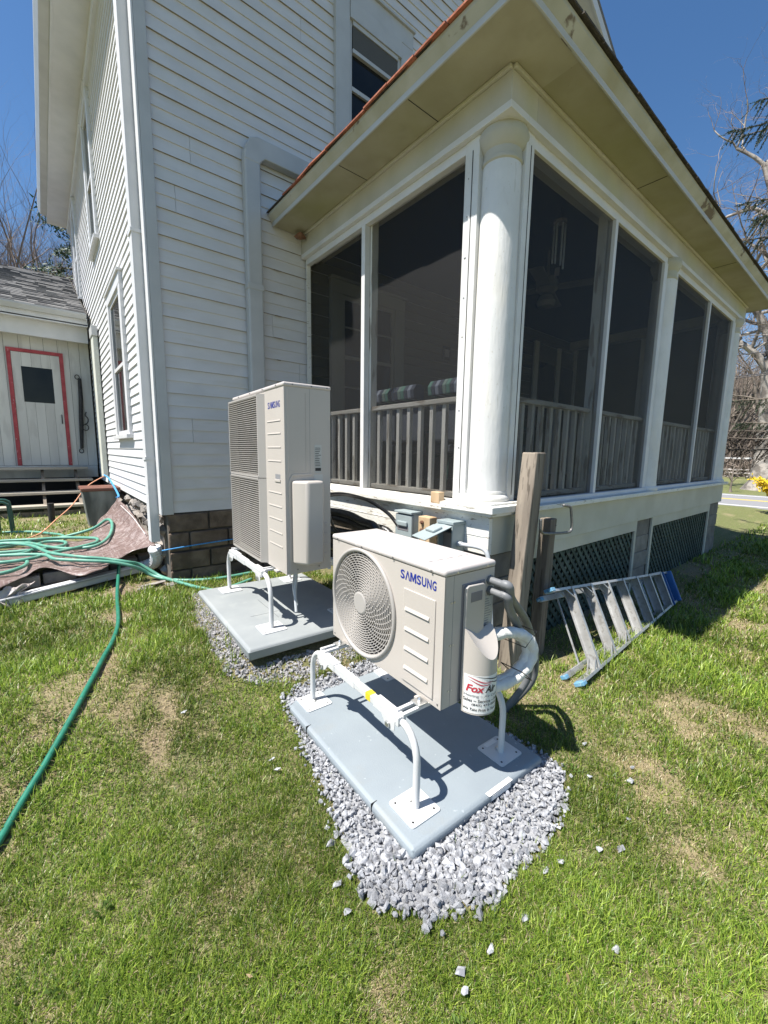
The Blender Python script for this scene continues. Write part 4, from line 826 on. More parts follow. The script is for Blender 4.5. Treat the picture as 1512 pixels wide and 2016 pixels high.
# ------------------------------------------------------------------ line sets, conduits, boxes
c1 = [(1.597, 1.075, 1.014), (1.604, 1.045, 1.006), (1.67, 1.07, .925), (1.94, 1.15, .725), (2.127, 1.2, .509), (2.235, 1.24, .33), (2.246, 1.27, .194), (2.2, 1.38, .0)]
c2 = [(1.60, 1.08, .962), (1.606, 1.05, .953), (1.655, 1.07, .885), (1.87, 1.14, .69), (2.05, 1.19, .51), (2.15, 1.23, .35), (2.16, 1.26, .22), (2.12, 1.37, .0)]
for lab, c in (("upper grey flexible conduit curving from the small heat pump to the ground", c1), ("lower grey flexible conduit curving beside the first behind the small heat pump", c2)):
    o = MB(); o.tube(spline(c, 7), .021, 12); tag(o.obj("flexible_conduit", conduit_m, smooth='all'), lab, "conduit", "grey conduits behind the small heat pump")
wc_ = MB(); pts = []
for i in range(92):
    a = -1.9 + i / 91 * 4.1 * math.pi; rr_ = 1 - .11 * (i / 91); pts.append((1.665 + .20 * rr_ * math.cos(a), 1.045 + .05 * (1 - math.cos(a)) + .05 * (i / 91), .612 + .135 * rr_ * math.sin(a)))

wc_.tube(pts, [.028 + .0025 * math.sin(i * 2.3) for i in range(len(pts))], 12)
wco = wc_.obj("insulated_line_coil", whitewrap, smooth='all'); t_ = tag(wco, "white insulated refrigerant line coiled behind the small heat pump", "coil")
for a in (.8, -.9): 
    q = MB(); q.tube([(1.665 + r_ * 1.48 * math.cos(a), 1.08 + y_, .612 + r_ * math.sin(a)) for r_, y_ in ((.085, -.05), (.17, -.055), (.17, .075), (.085, .075))], .0028, 5, closed=True); q.obj("cable_tie", blackfoam, wco)
lb = thing("black_line_set", "bundle of black foam insulated pipes looped beside the tall heat pump", "pipe bundle", (2.25, 3.2, .8))
for k, (y0, y1, z0, z1, r_) in enumerate(((2.74, 3.9, .84, 1.02, .034), (2.78, 3.85, .79, .95, .036), (2.72, 3.95, .74, .93, .034), (2.83, 3.9, .66, .85, .038))):
    x = 2.17 + .07 * (k % 3); ym, zm = (y0 + y1) / 2, (z0 + z1) / 2; pts = []
    for i in range(40):
        a = 2 * math.pi * i / 40; s_ = abs(math.cos(a)) ** .7 * (1 if math.cos(a) > 0 else -1); t = abs(math.sin(a)) ** .8 * (1 if math.sin(a) > 0 else -1)
        pts.append((x + .03 * math.sin(2 * a + k), ym + (y1 - y0) / 2 * s_, zm + (z1 - z0) / 2 * t * (1 - .15 * s_) + .012 * math.sin(5 * a + k)))
    q = MB(); q.tube(pts, r_, 10, closed=True); q.obj("insulated_pipe", blackfoam, lb, smooth='all')
q = MB(); q.tube(spline([(1.72, 2.9, .80), (1.9, 3.0, .70), (2.1, 3.2, .72), (2.2, 3.6, .76)], 6), .034, 10); q.obj("insulated_pipe", blackfoam, lb, smooth='all')
q = MB(); q.tube(spline([(1.60, 2.62, 1.29), (1.78, 2.72, 1.28), (2.0, 2.85, 1.24), (2.2, 2.88, 1.18), (2.33, 2.78, 1.07), (2.36, 2.66, .96), (2.37, 2.6, .93)], 7), .016, 10); tag(q.obj("power_cable", blackfoam, smooth='all'), "black power cable arching from the tall heat pump to the shut grey box", "cable")
q = MB(); q.tube(spline([(1.60, 2.63, 1.27), (1.66, 2.66, 1.08), (1.76, 2.72, .98), (1.95, 2.85, .9)], 6), .01, 8); tag(q.obj("control_cable", blackfoam, smooth='all'), "thin black control cable dropping down the tall heat pump side", "cable")
bx1 = thing("disconnect_box", "grey electrical disconnect box with its cover shut", "electrical box", (2.36, 2.6, .75), "grey electrical disconnect boxes on the porch skirt")
B("body", boxgrey, bx1, 2.37, XP - .001, 2.50, 2.70, .78, 1.095, .006); B("cover", boxgrey, bx1, 2.345, 2.3695, 2.495, 2.705, .775, 1.085, .008); B("hood", boxgrey, bx1, 2.335, XP - .002, 2.49, 2.71, 1.0955, 1.115, .004)
B("pull_handle", boxgrey, bx1, 2.325, 2.3445, 2.54, 2.665, .985, 1.03, .012); B("handle_recess", greycup, bx1, 2.342, 2.3446, 2.535, 2.67, .95, .984)
bx2 = thing("disconnect_box", "grey electrical disconnect box with its cover lifted open", "electrical box", (2.36, 2.1, .7), "grey electrical disconnect boxes on the porch skirt")
bb = MB(); 
for q_ in ((2.33, XP - .001, 2.03, 2.04, .74, 1.075), (2.33, XP - .001, 2.17, 2.18, .74, 1.075), (2.44, XP - .001, 2.04, 2.17, .74, 1.075), (2.33, 2.44, 2.04, 2.17, .74, .75), (2.33, 2.44, 2.04, 2.17, 1.065, 1.075)): bb.box(*q_)
bb.obj("body", boxgrey, bx2); B("inner_panel", greycup, bx2, 2.385, 2.39, 2.04, 2.17, .75, 1.0); B("hood", boxgrey, bx2, 2.325, XP - .002, 2.02, 2.19, 1.0755, 1.1, .004)
lidb = MB(); lidb.bar((2.328, 2.105, 1.07), (2.10, 2.16, .985), .19, .008, up=(0, 0, 1)); lb_ = lidb.obj("cover", boxgrey, bx2, bev=.003)
MB().bar((2.27, 2.119, 1.062), (2.19, 2.138, 1.033), .12, .025).obj("cover_bulge", boxgrey, lb_, bev=.01)
MB().bar((2.11, 2.165, .985), (2.11, 2.165, .90), .012, .006).obj("latch_strip", trimw, bx2)
cd = MB(); cd.tube(spline([(2.40, 2.03, .925), (2.40, 1.95, .93), (2.40, 1.84, .935), (2.40, 1.775, .92), (2.40, 1.745, .86), (2.39, 1.72, .74), (2.34, 1.66, .5), (2.25, 1.55, .05)], 7), .0165, 12); cdo = cd.obj("rigid_conduit", lightpvc, smooth='all'); tag(cdo, "light grey conduit leaving the open electrical box and bending down", "conduit")
cf = MB(); cf.tube([(2.40, 2.028, .925), (2.40, 1.99, .928)], .022, 12); cf.obj("fitting", lightpvc, cdo, smooth=True)
stt = thing("wooden_stake", "short square wooden stake with rusty bolts between the two grey boxes", "stake", (2.37, 2.33, 0))
B("stake_body", rustwood, stt, 2.33, 2.415, 2.27, 2.40, -.1, 1.10, .006)
for z in (1.055, .99):
    b_ = MB(); b_.tube([(2.335, 2.35, z), (2.315, 2.35, z)], .016, 8); b_.tube([(2.315, 2.35, z), (2.305, 2.35, z)], .01, 6); b_.obj("rusty_bolt", rust, stt)
tag(B("wood_block", rustwood, None, XP - .05, XP + .012, 2.265, 2.36, 1.208, 1.30, .005), "small rusty wood block sitting on the porch ledge above the stake", "block")
# ------------------------------------------------------------------ posts, hook, ladder
def post(lab, p, q, w, nm="fence_post"):
    t = thing(nm, lab, "post", p); mb = MB(); K = 7
    p, q = Vector(p), Vector(q); pts = [p.lerp(q, i / (K - 1)) for i in range(K)]
    vs = []
    for i, c in enumerate(pts):
        for sx, sy in ((-1, -1), (1, -1), (1, 1), (-1, 1)): vs.append((c.x + sx * w / 2 + random.uniform(-.003, .003), c.y + sy * w / 2 + random.uniform(-.003, .003), c.z))
    mb.add(vs, [(3, 2, 1, 0)] + [(i * 4 + j, i * 4 + (j + 1) % 4, i * 4 + 4 + (j + 1) % 4, i * 4 + 4 + j) for i in range(K - 1) for j in range(4)] + [tuple((K - 1) * 4 + j for j in range(4))])
    mb.obj("shaft", oldwood, t, bev=.008); return t
post("tall leaning weathered grey post in front of the porch corner", (2.60, 1.665, -.15), (2.775, 1.665, 1.625), .122)
sp_ = post("short weathered post carrying a bent steel hook", (2.99, 1.67, -.15), (3.05, 1.67, 1.115), .094)
hk = MB(); hk.tube(spline([(2.785, 1.585, 1.14), (2.79, 1.585, 1.09), (2.80, 1.585, 1.055), (2.84, 1.582, 1.03), (3.0, 1.575, 1.013), (3.17, 1.57, 1.003), (3.225, 1.57, 1.012), (3.235, 1.57, 1.06), (3.215, 1.575, 1.17), (3.2, 1.58, 1.205), (3.13, 1.6, 1.22)], 5), .0105, 10); hk.obj("hook", steelrod, sp_, smooth='all')
for z in (.99, 1.06): b_ = MB(); b_.lathe([(.006, 0), (.006, .006)], (3.075, 1.618, z), 8); b_.obj("nail", steelrod, sp_)
la = thing("stepladder", "aluminium stepladder with blue plastic cap lying on its side against the posts", "ladder", (3.9, 1.35, 0))
A_, C_ = Vector((2.76, 1.195, .035)), Vector((5.22, 1.335, .035)); B_, D_ = Vector((2.93, 1.56, .575)), Vector((5.34, 1.50, .31))
nrm = ((C_ - A_).cross(B_ - A_)).normalized()
if nrm.y < 0: nrm = -nrm
for p, q in ((A_, C_), (B_, D_)):
    rl = MB(); up = (B_ - A_).normalized()
    for off, w_, h_ in ((0, .066, .004),): rl.bar(p, q, w_, h_, up=up); 
    sgn = 1 if p is A_ else -1
    rl.bar(p + nrm * .033 + up * sgn * .009, q + nrm * .033 + up * sgn * .009, .004, .02, up=up); rl.bar(p - nrm * .033 + up * sgn * .009, q - nrm * .033 + up * sgn * .009, .004, .02, up=up); rl.obj("side_rail", alu, la)
for k in range(7):
    t = .125 + k * .133; p, q = A_.lerp(C_, t), B_.lerp(D_, t); d = (q - p).normalized(); ax = (C_ - A_).normalized()
    st_ = MB(); st_.bar(p, q, .004, .078, up=nrm); st_.bar(p - nrm * .039 - ax * .012, q - nrm * .039 - ax * .012, .026, .004, up=nrm); st_.bar(p + nrm * .039 - ax * .012, q + nrm * .039 - ax * .012, .026, .004, up=nrm); sto = st_.obj("step", alu, la)
    if k < 3:
        for (c, e, o_) in ((p, q, 1), (q, p, -1)):
            br = MB(); dd_ = (e - c).normalized(); br.bar(c - nrm * .03 + ax * (-.11), c - nrm * .03 + dd_ * .10, .012, .005, up=nrm); br.bar(c + nrm * .03 + ax * (-.11), c + nrm * .03 + dd_ * .10, .012, .005, up=nrm); br.obj("step_brace", alu, sto)
off = nrm * .10
for p, q in ((A_.lerp(B_, .09) + off, C_ + off * .3), (B_.lerp(A_, .06) + off, D_ + off * .3)): MB().bar(p, q, .042, .022, up=nrm).obj("rear_rail", alu, la, bev=.002)
for t in (.1, .34, .55, .76): p, q = A_.lerp(C_, t) + off * (1 - .7 * t), B_.lerp(D_, t) + off * (1 - .7 * t); MB().tube([p, q], .008, 6).obj("rear_crossbar", alu, la)
for t in (.3,): MB().bar(B_.lerp(D_, .36) - nrm * .02, B_.lerp(D_, .44) + off * .7, .012, .005).obj("spreader", alu, la); MB().bar(A_.lerp(C_, .36) - nrm * .02, A_.lerp(C_, .44) + off * .7, .012, .005).obj("spreader", alu, la)
for p, q, m_ in ((A_, C_, bluepl), (B_, D_, ltblue)): d = (q - p).normalized(); MB().bar(p - d * .012, p + d * .04, .075, .03, up=(B_ - A_)).obj("foot_cap", ltblue, la, bev=.005)
for p, q in ((A_.lerp(B_, .09) + off, C_), (B_.lerp(A_, .06) + off, D_)): d = (q - p).normalized(); MB().bar(p - d * .012, p + d * .03, .046, .028, up=(B_ - A_)).obj("foot_cap", ltblue, la, bev=.004)
e = (C_ - A_).normalized(); MB().bar(C_ + e * .01, D_ + e * .01, .15, .03, up=nrm.cross(B_ - A_)).obj("top_cap", bluepl, la, bev=.01)
MB().bar(A_.lerp(C_, .94) , B_.lerp(D_, .94), .012, .1, up=nrm).obj("cap_label", bluepl, la)
# ------------------------------------------------------------------ LEFT SIDE: shed, steps, tarp, hoses
shed = thing("back_shed", "low white plank shed with red trimmed door behind the house", "shed", (-1.5, 10.5, .4))
YD = 10.5
B("wall_core", void, shed, -5, XW - .0, YD + .03, 15.5, .3, 4.0)
x = -5.0; door = (-.335, .395, 1.26, 3.36)
while x < XW - .02:
    w_ = random.choice((.17, .19, .21)); x1 = min(x + w_, XW - .012)
    for (p, q, r_, s_) in segs(x + .0025, x1 - .0025, 1.26, 3.72, [(door[0], door[1], 1.2, door[3])]):
        if q - p > .01: B("plank", dirtyplank, shed, p, q, YD + random.uniform(-.003, .003), YD + .03, r_, s_)
    x += w_
B("sill_board", dirtyplank, shed, -5, XW - .02, YD - .02, YD + .03, 1.02, 1.255, .004)
B("under_shed_dark", void, shed, -5, XW, YD + .02, YD + .06, .2, 1.02)  # black sheet painting in the shade under the shed and steps
B("door_trim", redp, shed, -.395, -.335, YD - .025, YD + .01, 1.26, 3.42); B("door_trim", redp, shed, .375, .435, YD - .025, YD + .01, 1.26, 3.42); B("door_trim", redp, shed, -.335, .375, YD - .0255, YD + .01, 3.36, 3.42)
dt = thing("shed_door", "", "", (0, YD, 1.26)); del dt['label']; del dt['category']; dt.parent = shed; dt.location = Vector((0, YD, 1.26)) - WO[shed.name]
for k in range(5):
    x0 = -.332 + k * .1412
    for (p, q, r_, s_) in segs(x0 + .0015, x0 + .1397, 1.265, 3.355, [(-.205, .25, 2.455, 3.105)]): B("door_plank", dirtyplank, dt, p, q, YD - .01 + random.uniform(-.002, .002), YD + .02, r_, s_)
B("door_pane", glass_m, dt, -.205, .25, YD + .002, YD + .006, 2.455, 3.105)
hd = MB(); hd.tube([(.335, YD - .012, 2.25), (.335, YD - .05, 2.23), (.335, YD - .05, 2.1), (.335, YD - .012, 2.08)], .008, 6); hd.obj("door_handle", ironm, dt)
B("eave_beam", dirtyplank, shed, -5, XW - .03, YD - .28, YD + .03, 3.66, 3.70); B("eave_beam", trimw, shed, -5, XW - .03, YD - .30, YD - .26, 3.62, 3.92, .004); B("eave_soffit", trimw, shed, -5, XW - .03, YD - .5, YD - .26, 3.9, 3.92)
B("fascia", trimw, shed, -5, XW - .035, YD - .5, YD - .47, 3.88, 4.03, .003)
gt = MB(); gt.prism([(0, 0), (-.07, 0), (-.11, .07), (-.11, .1), (-.1, .1), (-.065, .012), (0, .012)], lambda u, v, k: (-5 + k * (XW - .05 + 5), YD - .50 + u, 4.0 + v)); gt.obj("gutter", greytrim, shed)
ry0, rz0, ry1, rz1 = YD - .55, 4.10, 13.6, 5.78
rfs = MB(); rfs.add([(-5, ry0, rz0), (XW - .03, ry0, rz0), (XW - .03, ry1, rz1), (-5, ry1, rz1), (-5, ry0, rz0 - .04), (XW - .03, ry0, rz0 - .04), (XW - .03, ry1, rz1 - .04), (-5, ry1, rz1 - .04)], [(0, 1, 2, 3), (7, 6, 5, 4), (0, 4, 5, 1), (1, 5, 6, 2), (2, 6, 7, 3), (3, 7, 4, 0)])
rfo = rfs.obj("shed_roof", greysh, shed)
bs = MB(); bs.add([(-5, ry1, rz1), (XW, ry1, rz1), (XW, 17, 4.2), (-5, 17, 4.2)], [(0, 1, 2, 3)]); bs.obj("shed_roof", greysh, shed, solid=.04)
gs_ = [mat("shingle_tone_%d" % i, tuple(c * 1. for c in a), tuple(c * 1.5 for c in a), 70, .95, .002, 150) for i, a in enumerate(((.085, .084, .084), (.11, .109, .108), (.07, .069, .069), (.13, .128, .126)))]
shg = MB(); sl_ = math.hypot(ry1 - ry0, rz1 - rz0); nrow = 27
for i in range(nrow):
    f0, f1 = i / nrow, min((i + 1.12) / nrow, 1); xx = -3 + random.uniform(-.2, 0)
    while xx < XW - .06:
        w_ = random.uniform(.14, .34); x1 = min(xx + w_, XW - .05); shg.k = random.randrange(4); tk = random.choice((.012, .024))
        ya, za = ry0 + (ry1 - ry0) * f0, rz0 + (rz1 - rz0) * f0; yb, zb = ry0 + (ry1 - ry0) * f1, rz0 + (rz1 - rz0) * f1
        shg.add([(xx, ya, za + .002), (x1, ya, za + .002), (x1, yb, zb + .002), (xx, yb, zb + .002), (xx, ya, za + tk + .004), (x1, ya, za + tk + .004), (x1, yb, zb + .004), (xx, yb, zb + .004)], [(4, 5, 6, 7), (0, 1, 5, 4), (1, 2, 6, 5), (3, 0, 4, 7)]); xx = x1
sho = shg.obj("shingles", gs_, rfo, fix=False); sho['kind'] = 'stuff'
# singletree hanging on the shed
sg2 = thing("harness_bar", "black iron harness bar with hooks hanging beside the red trimmed door", "harness bar", (.64, YD - .04, 2.3))
q = MB(); q.tube([(.665, YD - .04, 2.98), (.66, YD - .05, 2.6), (.64, YD - .05, 2.2), (.61, YD - .04, 1.6)], [.028, .036, .04, .028], 10); q.obj("bar", ironm, sg2, smooth=True)
for p, r_ in (((.63, YD - .05, 3.0), .035), ((.6, YD - .05, 1.55), .035), ((.7, YD - .07, 2.02), .05)):
    q = MB(); q.tube([(p[0] + r_ * math.cos(a), p[1], p[2] + r_ * math.sin(a) * 1.2) for a in [i * .524 for i in range(12)]], .009, 6, closed=True); q.obj("ring", ironm, sg2)
q = MB(); q.tube(spline([(.69, YD - .06, 2.08), (.74, YD - .06, 2.12), (.75, YD - .06, 2.2), (.71, YD - .06, 2.26), (.73, YD - .06, 2.33)], 5), .011, 6); q.obj("hook", ironm, sg2)
# steps
stp = thing("wooden_steps", "weathered open wooden steps up to the red trimmed shed door", "steps", (-1, 9.7, .4))
for k, (xr, y, z) in enumerate(((.66, 10.27, 1.235), (.70, 9.92, 1.03), (.54, 9.58, .825), (.53, 9.24, .62))):
    B("tread", treadw, stp, -3.2, xr, y - .17, y + .0, z - .045, z, .006); B("tread", treadw, stp, -3.2, xr, y + .008, y + .16, z - .045, z - .002, .006)
for x in (-2.2, -.9, -.05, .46): MB().bar((x, 9.15, .45), (x, 10.35, 1.12), .045, .2).obj("stringer", oldwood, stp)
B("riser_board", oldwood, stp, -3.2, .52, 9.1, 9.13, .40, .52)
# junk by the steps
tb = thing("storage_bin", "translucent grey bin with reddish brown lid between steps and house wall", "bin", (.62, 7.6, .42))
mb = MB(); mb.add([(.45, 7.42, .42), (.78, 7.42, .42), (.78, 7.85, .42), (.45, 7.85, .42), (.39, 7.36, .98), (.84, 7.36, .98), (.84, 7.91, .98), (.39, 7.91, .98)], [(3, 2, 1, 0), (0, 1, 5, 4), (1, 2, 6, 5), (2, 3, 7, 6), (3, 0, 4, 7)]); mb.obj("tub", binm, tb, bev=.01)
B("lid", binlid, tb, .37, .86, 7.34, 7.93, .98, 1.03, .012)
q = MB(); q.tube([(.02, 8.3, .40), (.02, 8.3, .74)], .045, 14); tag(q.obj("stub_pipe", ironm, smooth=True), "short black upright pipe stub in front of the steps", "pipe")
gf = thing("metal_frame", "dark green tubular metal frame standing left of the steps", "frame", (-.47, 7.5, .42))
for y in (7.4, 7.75):
    q = MB(); q.tube(spline([(-.41, y, .42), (-.425, y, .8), (-.45, y, .86), (-.52, y, .88), (-.8, y, .88)], 5), .017, 8); q.obj("tube", greenmet, gf, smooth='all')
q = MB(); q.tube([(-.53, 7.4, .42), (-.53, 7.4, .88)], .015, 8); q.obj("tube", greenmet, gf)
q = MB(); q.tube(spline([(.87, 9.0, 1.12), (.76, 8.8, 1.1), (.5, 8.3, .98), (.28, 7.9, .74), (.05, 7.3, .6), (-.12, 6.9, .50), (-.35, 6.7, .46), (-.6, 6.75, .46), (-1.2, 6.5, .45)], 8), .008, 6); tag(q.obj("extension_cord", orangem, smooth='all'), "pale orange extension cord strung from the wall down to the lawn", "cord")
q = MB(); q.tube(spline([(.80, 8.8, 1.14), (.79, 8.0, 1.12), (.74, 6.6, .99), (.70, 6.43, .965)], 6), .013, 6); tag(q.obj("blue_rope", ropeb, smooth='all'), "blue rope tying the top tarp corner up to the wall pipe", "rope")
q = MB(); q.tube(spline([(.86, 4.62, .58), (.95, 4.56, .60), (1.2, 4.55, .615), (1.7, 4.56, .63), (2.3, 4.56, .64)], 6), .007, 6); tag(q.obj("blue_rope", ropeb, smooth='all'), "blue rope running along the foundation blocks from the tarp corner", "rope")
# timber edging and lying downspout
eg = thing("timber_edging", "dark stone and timber edging under the front of the brown tarp", "edging", (.1, 5.1, .2))
for k in range(9):
    x0 = -1.6 + k * .28; x1 = x0 + .26
    for z in (.22, .335): B("edging_block", rock_m, eg, x0 + (.1 if z > .3 else 0), min(x1 + (.1 if z > .3 else 0), .9), 5.16 + .27 * x0 - .05 + random.uniform(-.015, .015), 5.16 + .27 * x0 + .1, z - .04, z + .07, .012)
lp = thing("lying_downspout", "long white downspout lying on the ground in front of the tarp", "downspout", (.2, 4.95, .28))
q = MB(); q.bar((-1.3, 4.30, .275), (.70, 5.08, .315), .10, .075); q.obj("pipe", trimw, lp, bev=.008)
q = MB()
for k in range(2): q.bar((-1.3, 4.30 - .002, .295 + k * .0), (.70, 5.08 - .002, .335), .1025, .012)
q.obj("fluting", trimw, lp)
q = MB(); ep = spline([(.68, 5.07, .315), (.78, 5.08, .33), (.85, 5.0, .38), (.86, 4.9, .48), (.83, 4.85, .57)], 7)
q.tube(ep, [.062 + .006 * (i % 2) for i in range(len(ep))], 10); q.obj("corrugated_elbow", trimw, lp)
# tarp
F0 = [(-1.6, 4.70, .40), (-.9, 4.62, .42), (-.38, 4.66, .43), (-.07, 5.02, .47), (.15, 4.74, .42), (.31, 4.74, .43), (.60, 5.02, .50), (.85, 4.86, .60)]
F1 = [(-1.6, 5.3, .475), (-.9, 5.4, .475), (-.42, 5.4, .475), (-.05, 5.5, .475), (.15, 5.52, .485), (.35, 5.6, .51), (.62, 5.55, .58), (.82, 5.35, .70)]
F2 = [(-1.6, 5.8, .47), (-.9, 5.85, .475), (-.44, 5.8, .475), (0, 5.95, .475), (.22, 5.95, .485), (.45, 6.0, .56), (.65, 5.95, .70), (.78, 5.9, .83)]
F3 = [(-1.6, 6.3, .46), (-.9, 6.2, .46), (-.46, 6.12, .465), (.07, 6.38, .465), (.32, 6.25, .48), (.50, 6.55, .66), (.64, 6.5, .84), (.71, 6.42, .97)]
rows = [[Vector(p) for p in spline(F, 6)] for F in (F0, F1, F2, F3)]; cols = list(zip(*rows)); G = [spline(list(c), 8) for c in cols]
tm = MB(); nv = len(G[0])
tm.add([(p.x, p.y + .01 * math.sin(i * .9), p.z + .010 * math.sin(i * 1.1 + j * .5) * math.sin(j * .55) + .008 * math.sin(p.x * 23 + p.y * 11)) for i, c in enumerate(G) for j, p in enumerate(c)], [(i * nv + j, i * nv + j + 1, (i + 1) * nv + j + 1, (i + 1) * nv + j) for i in range(len(G) - 1) for j in range(nv - 1)])
tarp = tag(tm.obj("brown_tarp", tarpm, smooth='all', solid=.004), "wrinkled brown woven tarp tied to the house corner under the coiled hose", "tarp"); WO[tarp.name] = tarp.location.copy()
q = MB(); q.tube(spline([(.70, 6.1, .90), (.76, 5.6, .80), (.80, 5.15, .675)], 8), .003, 4); q.obj("tarp_seam", sticker, tarp)
cl_ = MB()
cl_.grid(10, 8, lambda u, v: (-.385 + u * (.21 - .10 * v) + .03 * math.sin(v * 7 + 1), 4.66 - .09 * v + .02 * math.sin(u * 9 + v * 4) + .09 * u, .41 - .19 * v * (.55 + .45 * math.sin(3.1 * u)) + .012 * math.sin(u * 13 + v * 5))); tag(cl_.obj("torn_plastic_sheet", mat("torn_pale_plastic", (.36, .31, .29), (.48, .43, .41), 20, .5), smooth='all', solid=.003), "torn pale plastic rag hanging over the white downspout", "rag")
# hoses
def zt_(p): return float(terr(p[0], p[1]))
hp_ = [(0.56, 5.3, .47), (.53, 5.05, .42), (0.485, 4.801, .33)] + [(a, b, float(terr(a, b)) + .02) for a, b in HOSE[2:]]
q = MB(); q.tube(spline(hp_, 5), .0155, 12); tag(q.obj("garden_hose", hosem, smooth='all'), "dark green garden hose running across the lawn to the left edge", "hose")
coils = [[(-0.535, 7.437, 0.47), (-0.226, 7.3, 0.47), (0.054, 6.9, 0.47), (0.111, 6.7, 0.475), (0.078, 6.55, 0.48), (-0.209, 6.45, 0.485), (-0.478, 6.4, 0.48), (-.9, 6.3, .48), (-1.1, 6.0, .49), (-.8, 5.75, .49),
 (-0.433, 5.702, 0.495), (-0.275, 5.693, 0.495), (-0.187, 5.795, 0.5), (-0.156, 6.07, 0.5), (-0.066, 6.2, 0.505), (0.077, 6.15, 0.505), (0.12, 6.0, 0.505), (.06, 5.86, .5), (-.2, 5.8, .5), (-.6, 5.9, .5), (-1.0, 6.1, .5), (-.8, 6.25, .5),
 (-0.459, 6.16, 0.5), (-0.207, 6.3, 0.505), (0.094, 6.4, 0.51), (0.402, 6.3, 0.60), (0.55, 6.2, 0.715), (0.58, 5.95, 0.70), (0.52, 5.676, 0.60), (0.37, 5.48, 0.54), (0.149, 5.58, 0.515), (-0.044, 5.8, 0.52), (-0.203, 6.1, 0.525), (-0.487, 6.3, 0.52), (-.9, 6.2, .51), (-1.05, 5.7, .51), (-.8, 5.3, .51), (-.418, 5.3, .505), (-.245, 5.3, .505), (-.205, 5.16, .505), (-.25, 5.0, .5), (-.4, 4.9, .49), (-.75, 4.95, .49), (-.9, 5.3, .50),
 (-.6, 6.5, .49)],
 [(-.95, 6.4, .52), (-0.491, 6.4, 0.53), (-0.159, 6.3, 0.53), (0.083, 6.25, 0.53), (0.342, 6.0, 0.54), (0.407, 5.8, 0.555), (0.371, 5.599, 0.55), (0.19, 5.489, 0.535), (-0.026, 5.371, 0.53), (-0.184, 5.237, 0.525), (-0.404, 5.237, 0.52), (-.8, 5.4, .52), (-.95, 5.8, .53), (-0.465, 6.1, 0.54), (-0.286, 6.0, 0.545), (-0.151, 5.75, 0.545), (-0.026, 5.339, 0.54), (0.208, 5.018, 0.53), (0.40, 4.93, 0.50), (0.572, 4.839, 0.46), (0.686, 4.869, 0.41), (.79, 4.80, .33), (0.863, 4.702, 0.28), (0.987, 4.398, 0.268), (1.093, 4.163, 0.262), (1.236, 4.0, 0.258), (1.6, 4.15, .26)],
 [(-.7, 5.6, .53), (-.4, 5.5, .535), (-0.087, 5.288, 0.54), (0.009, 5.08, 0.525), (0.239, 4.93, 0.505), (0.43, 4.85, 0.48), (0.588, 4.797, 0.43), (.70, 4.81, .36), (0.79, 4.78, 0.29), (0.918, 4.618, 0.265), (1.1, 4.461, 0.262), (1.38, 4.366, 0.262), (1.9, 4.4, .26)]]
hc = thing("coiled_hose", "pale green garden hose heaped in loops on the brown tarp", "hose", (-.1, 5.8, .46))
for c in coils: q = MB(); q.tube(spline(c, 7), .0175, 8); q.obj("hose_strand", hosep, hc, smooth='all')
q = MB(); q.tube(spline([(.90, 5.0, .80), (.87, 5.02, .72), (.86, 5.06, .62), (.87, 5.1, .5)], 5), .02, 8); tag(q.obj("hose_end", hosep, smooth='all'), "short green hose end hanging from the tap behind the downspout", "hose")
for k, (p, s_) in enumerate((((.78, 4.56, .26), .10), ((.92, 4.50, .25), .07), ((.66, 4.50, .25), .06))):
    V, F = HULL[k + 4]; o = MB().add((V * s_ * np.array([1.3, .8, .45]) + np.array(p)).tolist(), F).obj("flat_stone", rock_m)
    tag(o, ("largest flat grey stone at the foot of the house corner", "flat stone between the house corner and the tall heat pump pad", "small flat stone left of the largest one by the white downspout")[k], "stone", "flat stones by the house corner")
# ------------------------------------------------------------------ GRAVEL
def inpoly(x, y, P):
    r = np.zeros(x.shape, bool); n = len(P)
    for i in range(n):
        (x0, y0), (x1, y1) = P[i], P[(i + 1) % n]; c = ((y0 > y) != (y1 > y)) & (x < (x1 - x0) * (y - y0) / (y1 - y0 + 1e-12) + x0); r ^= c
    return r
GP1 = [(1.045, 2.24), (1.0, 1.95), (0.945, 1.748), (0.89, 1.466), (0.84, 1.307), (0.81, 1.16), (0.765, 1.03), (0.77, 0.966), (0.86, 0.91), (0.895, 0.80), (0.975, 0.80), (1.05, 0.745), (1.15, 0.71), (1.25, 0.735), (1.40, 0.715), (1.57, 0.73), (1.78, 0.79), (1.92, 0.87), (1.97, 0.987), (1.93, 1.15), (1.93, 2.1), (1.8, 2.3), (1.2, 2.3)]
GP2 = [(1.0, 4.1), (0.86, 3.5), (0.80, 2.8), (0.80, 2.6), (0.95, 2.43), (1.25, 2.34), (1.55, 2.36), (2.0, 2.38), (2.15, 2.5), (2.05, 2.7), (1.2, 2.75), (1.05, 4.1)]
def local(T, x, y): i = T.inverted(); return i[0][0] * x + i[0][1] * y + i[0][3], i[1][0] * x + i[1][1] * y + i[1][3]
def inslab(T, D, W, x, y, m=0.0): a, b = local(T, x, y); return (a > -m) & (a < D + m) & (b > -m) & (b < W + m)
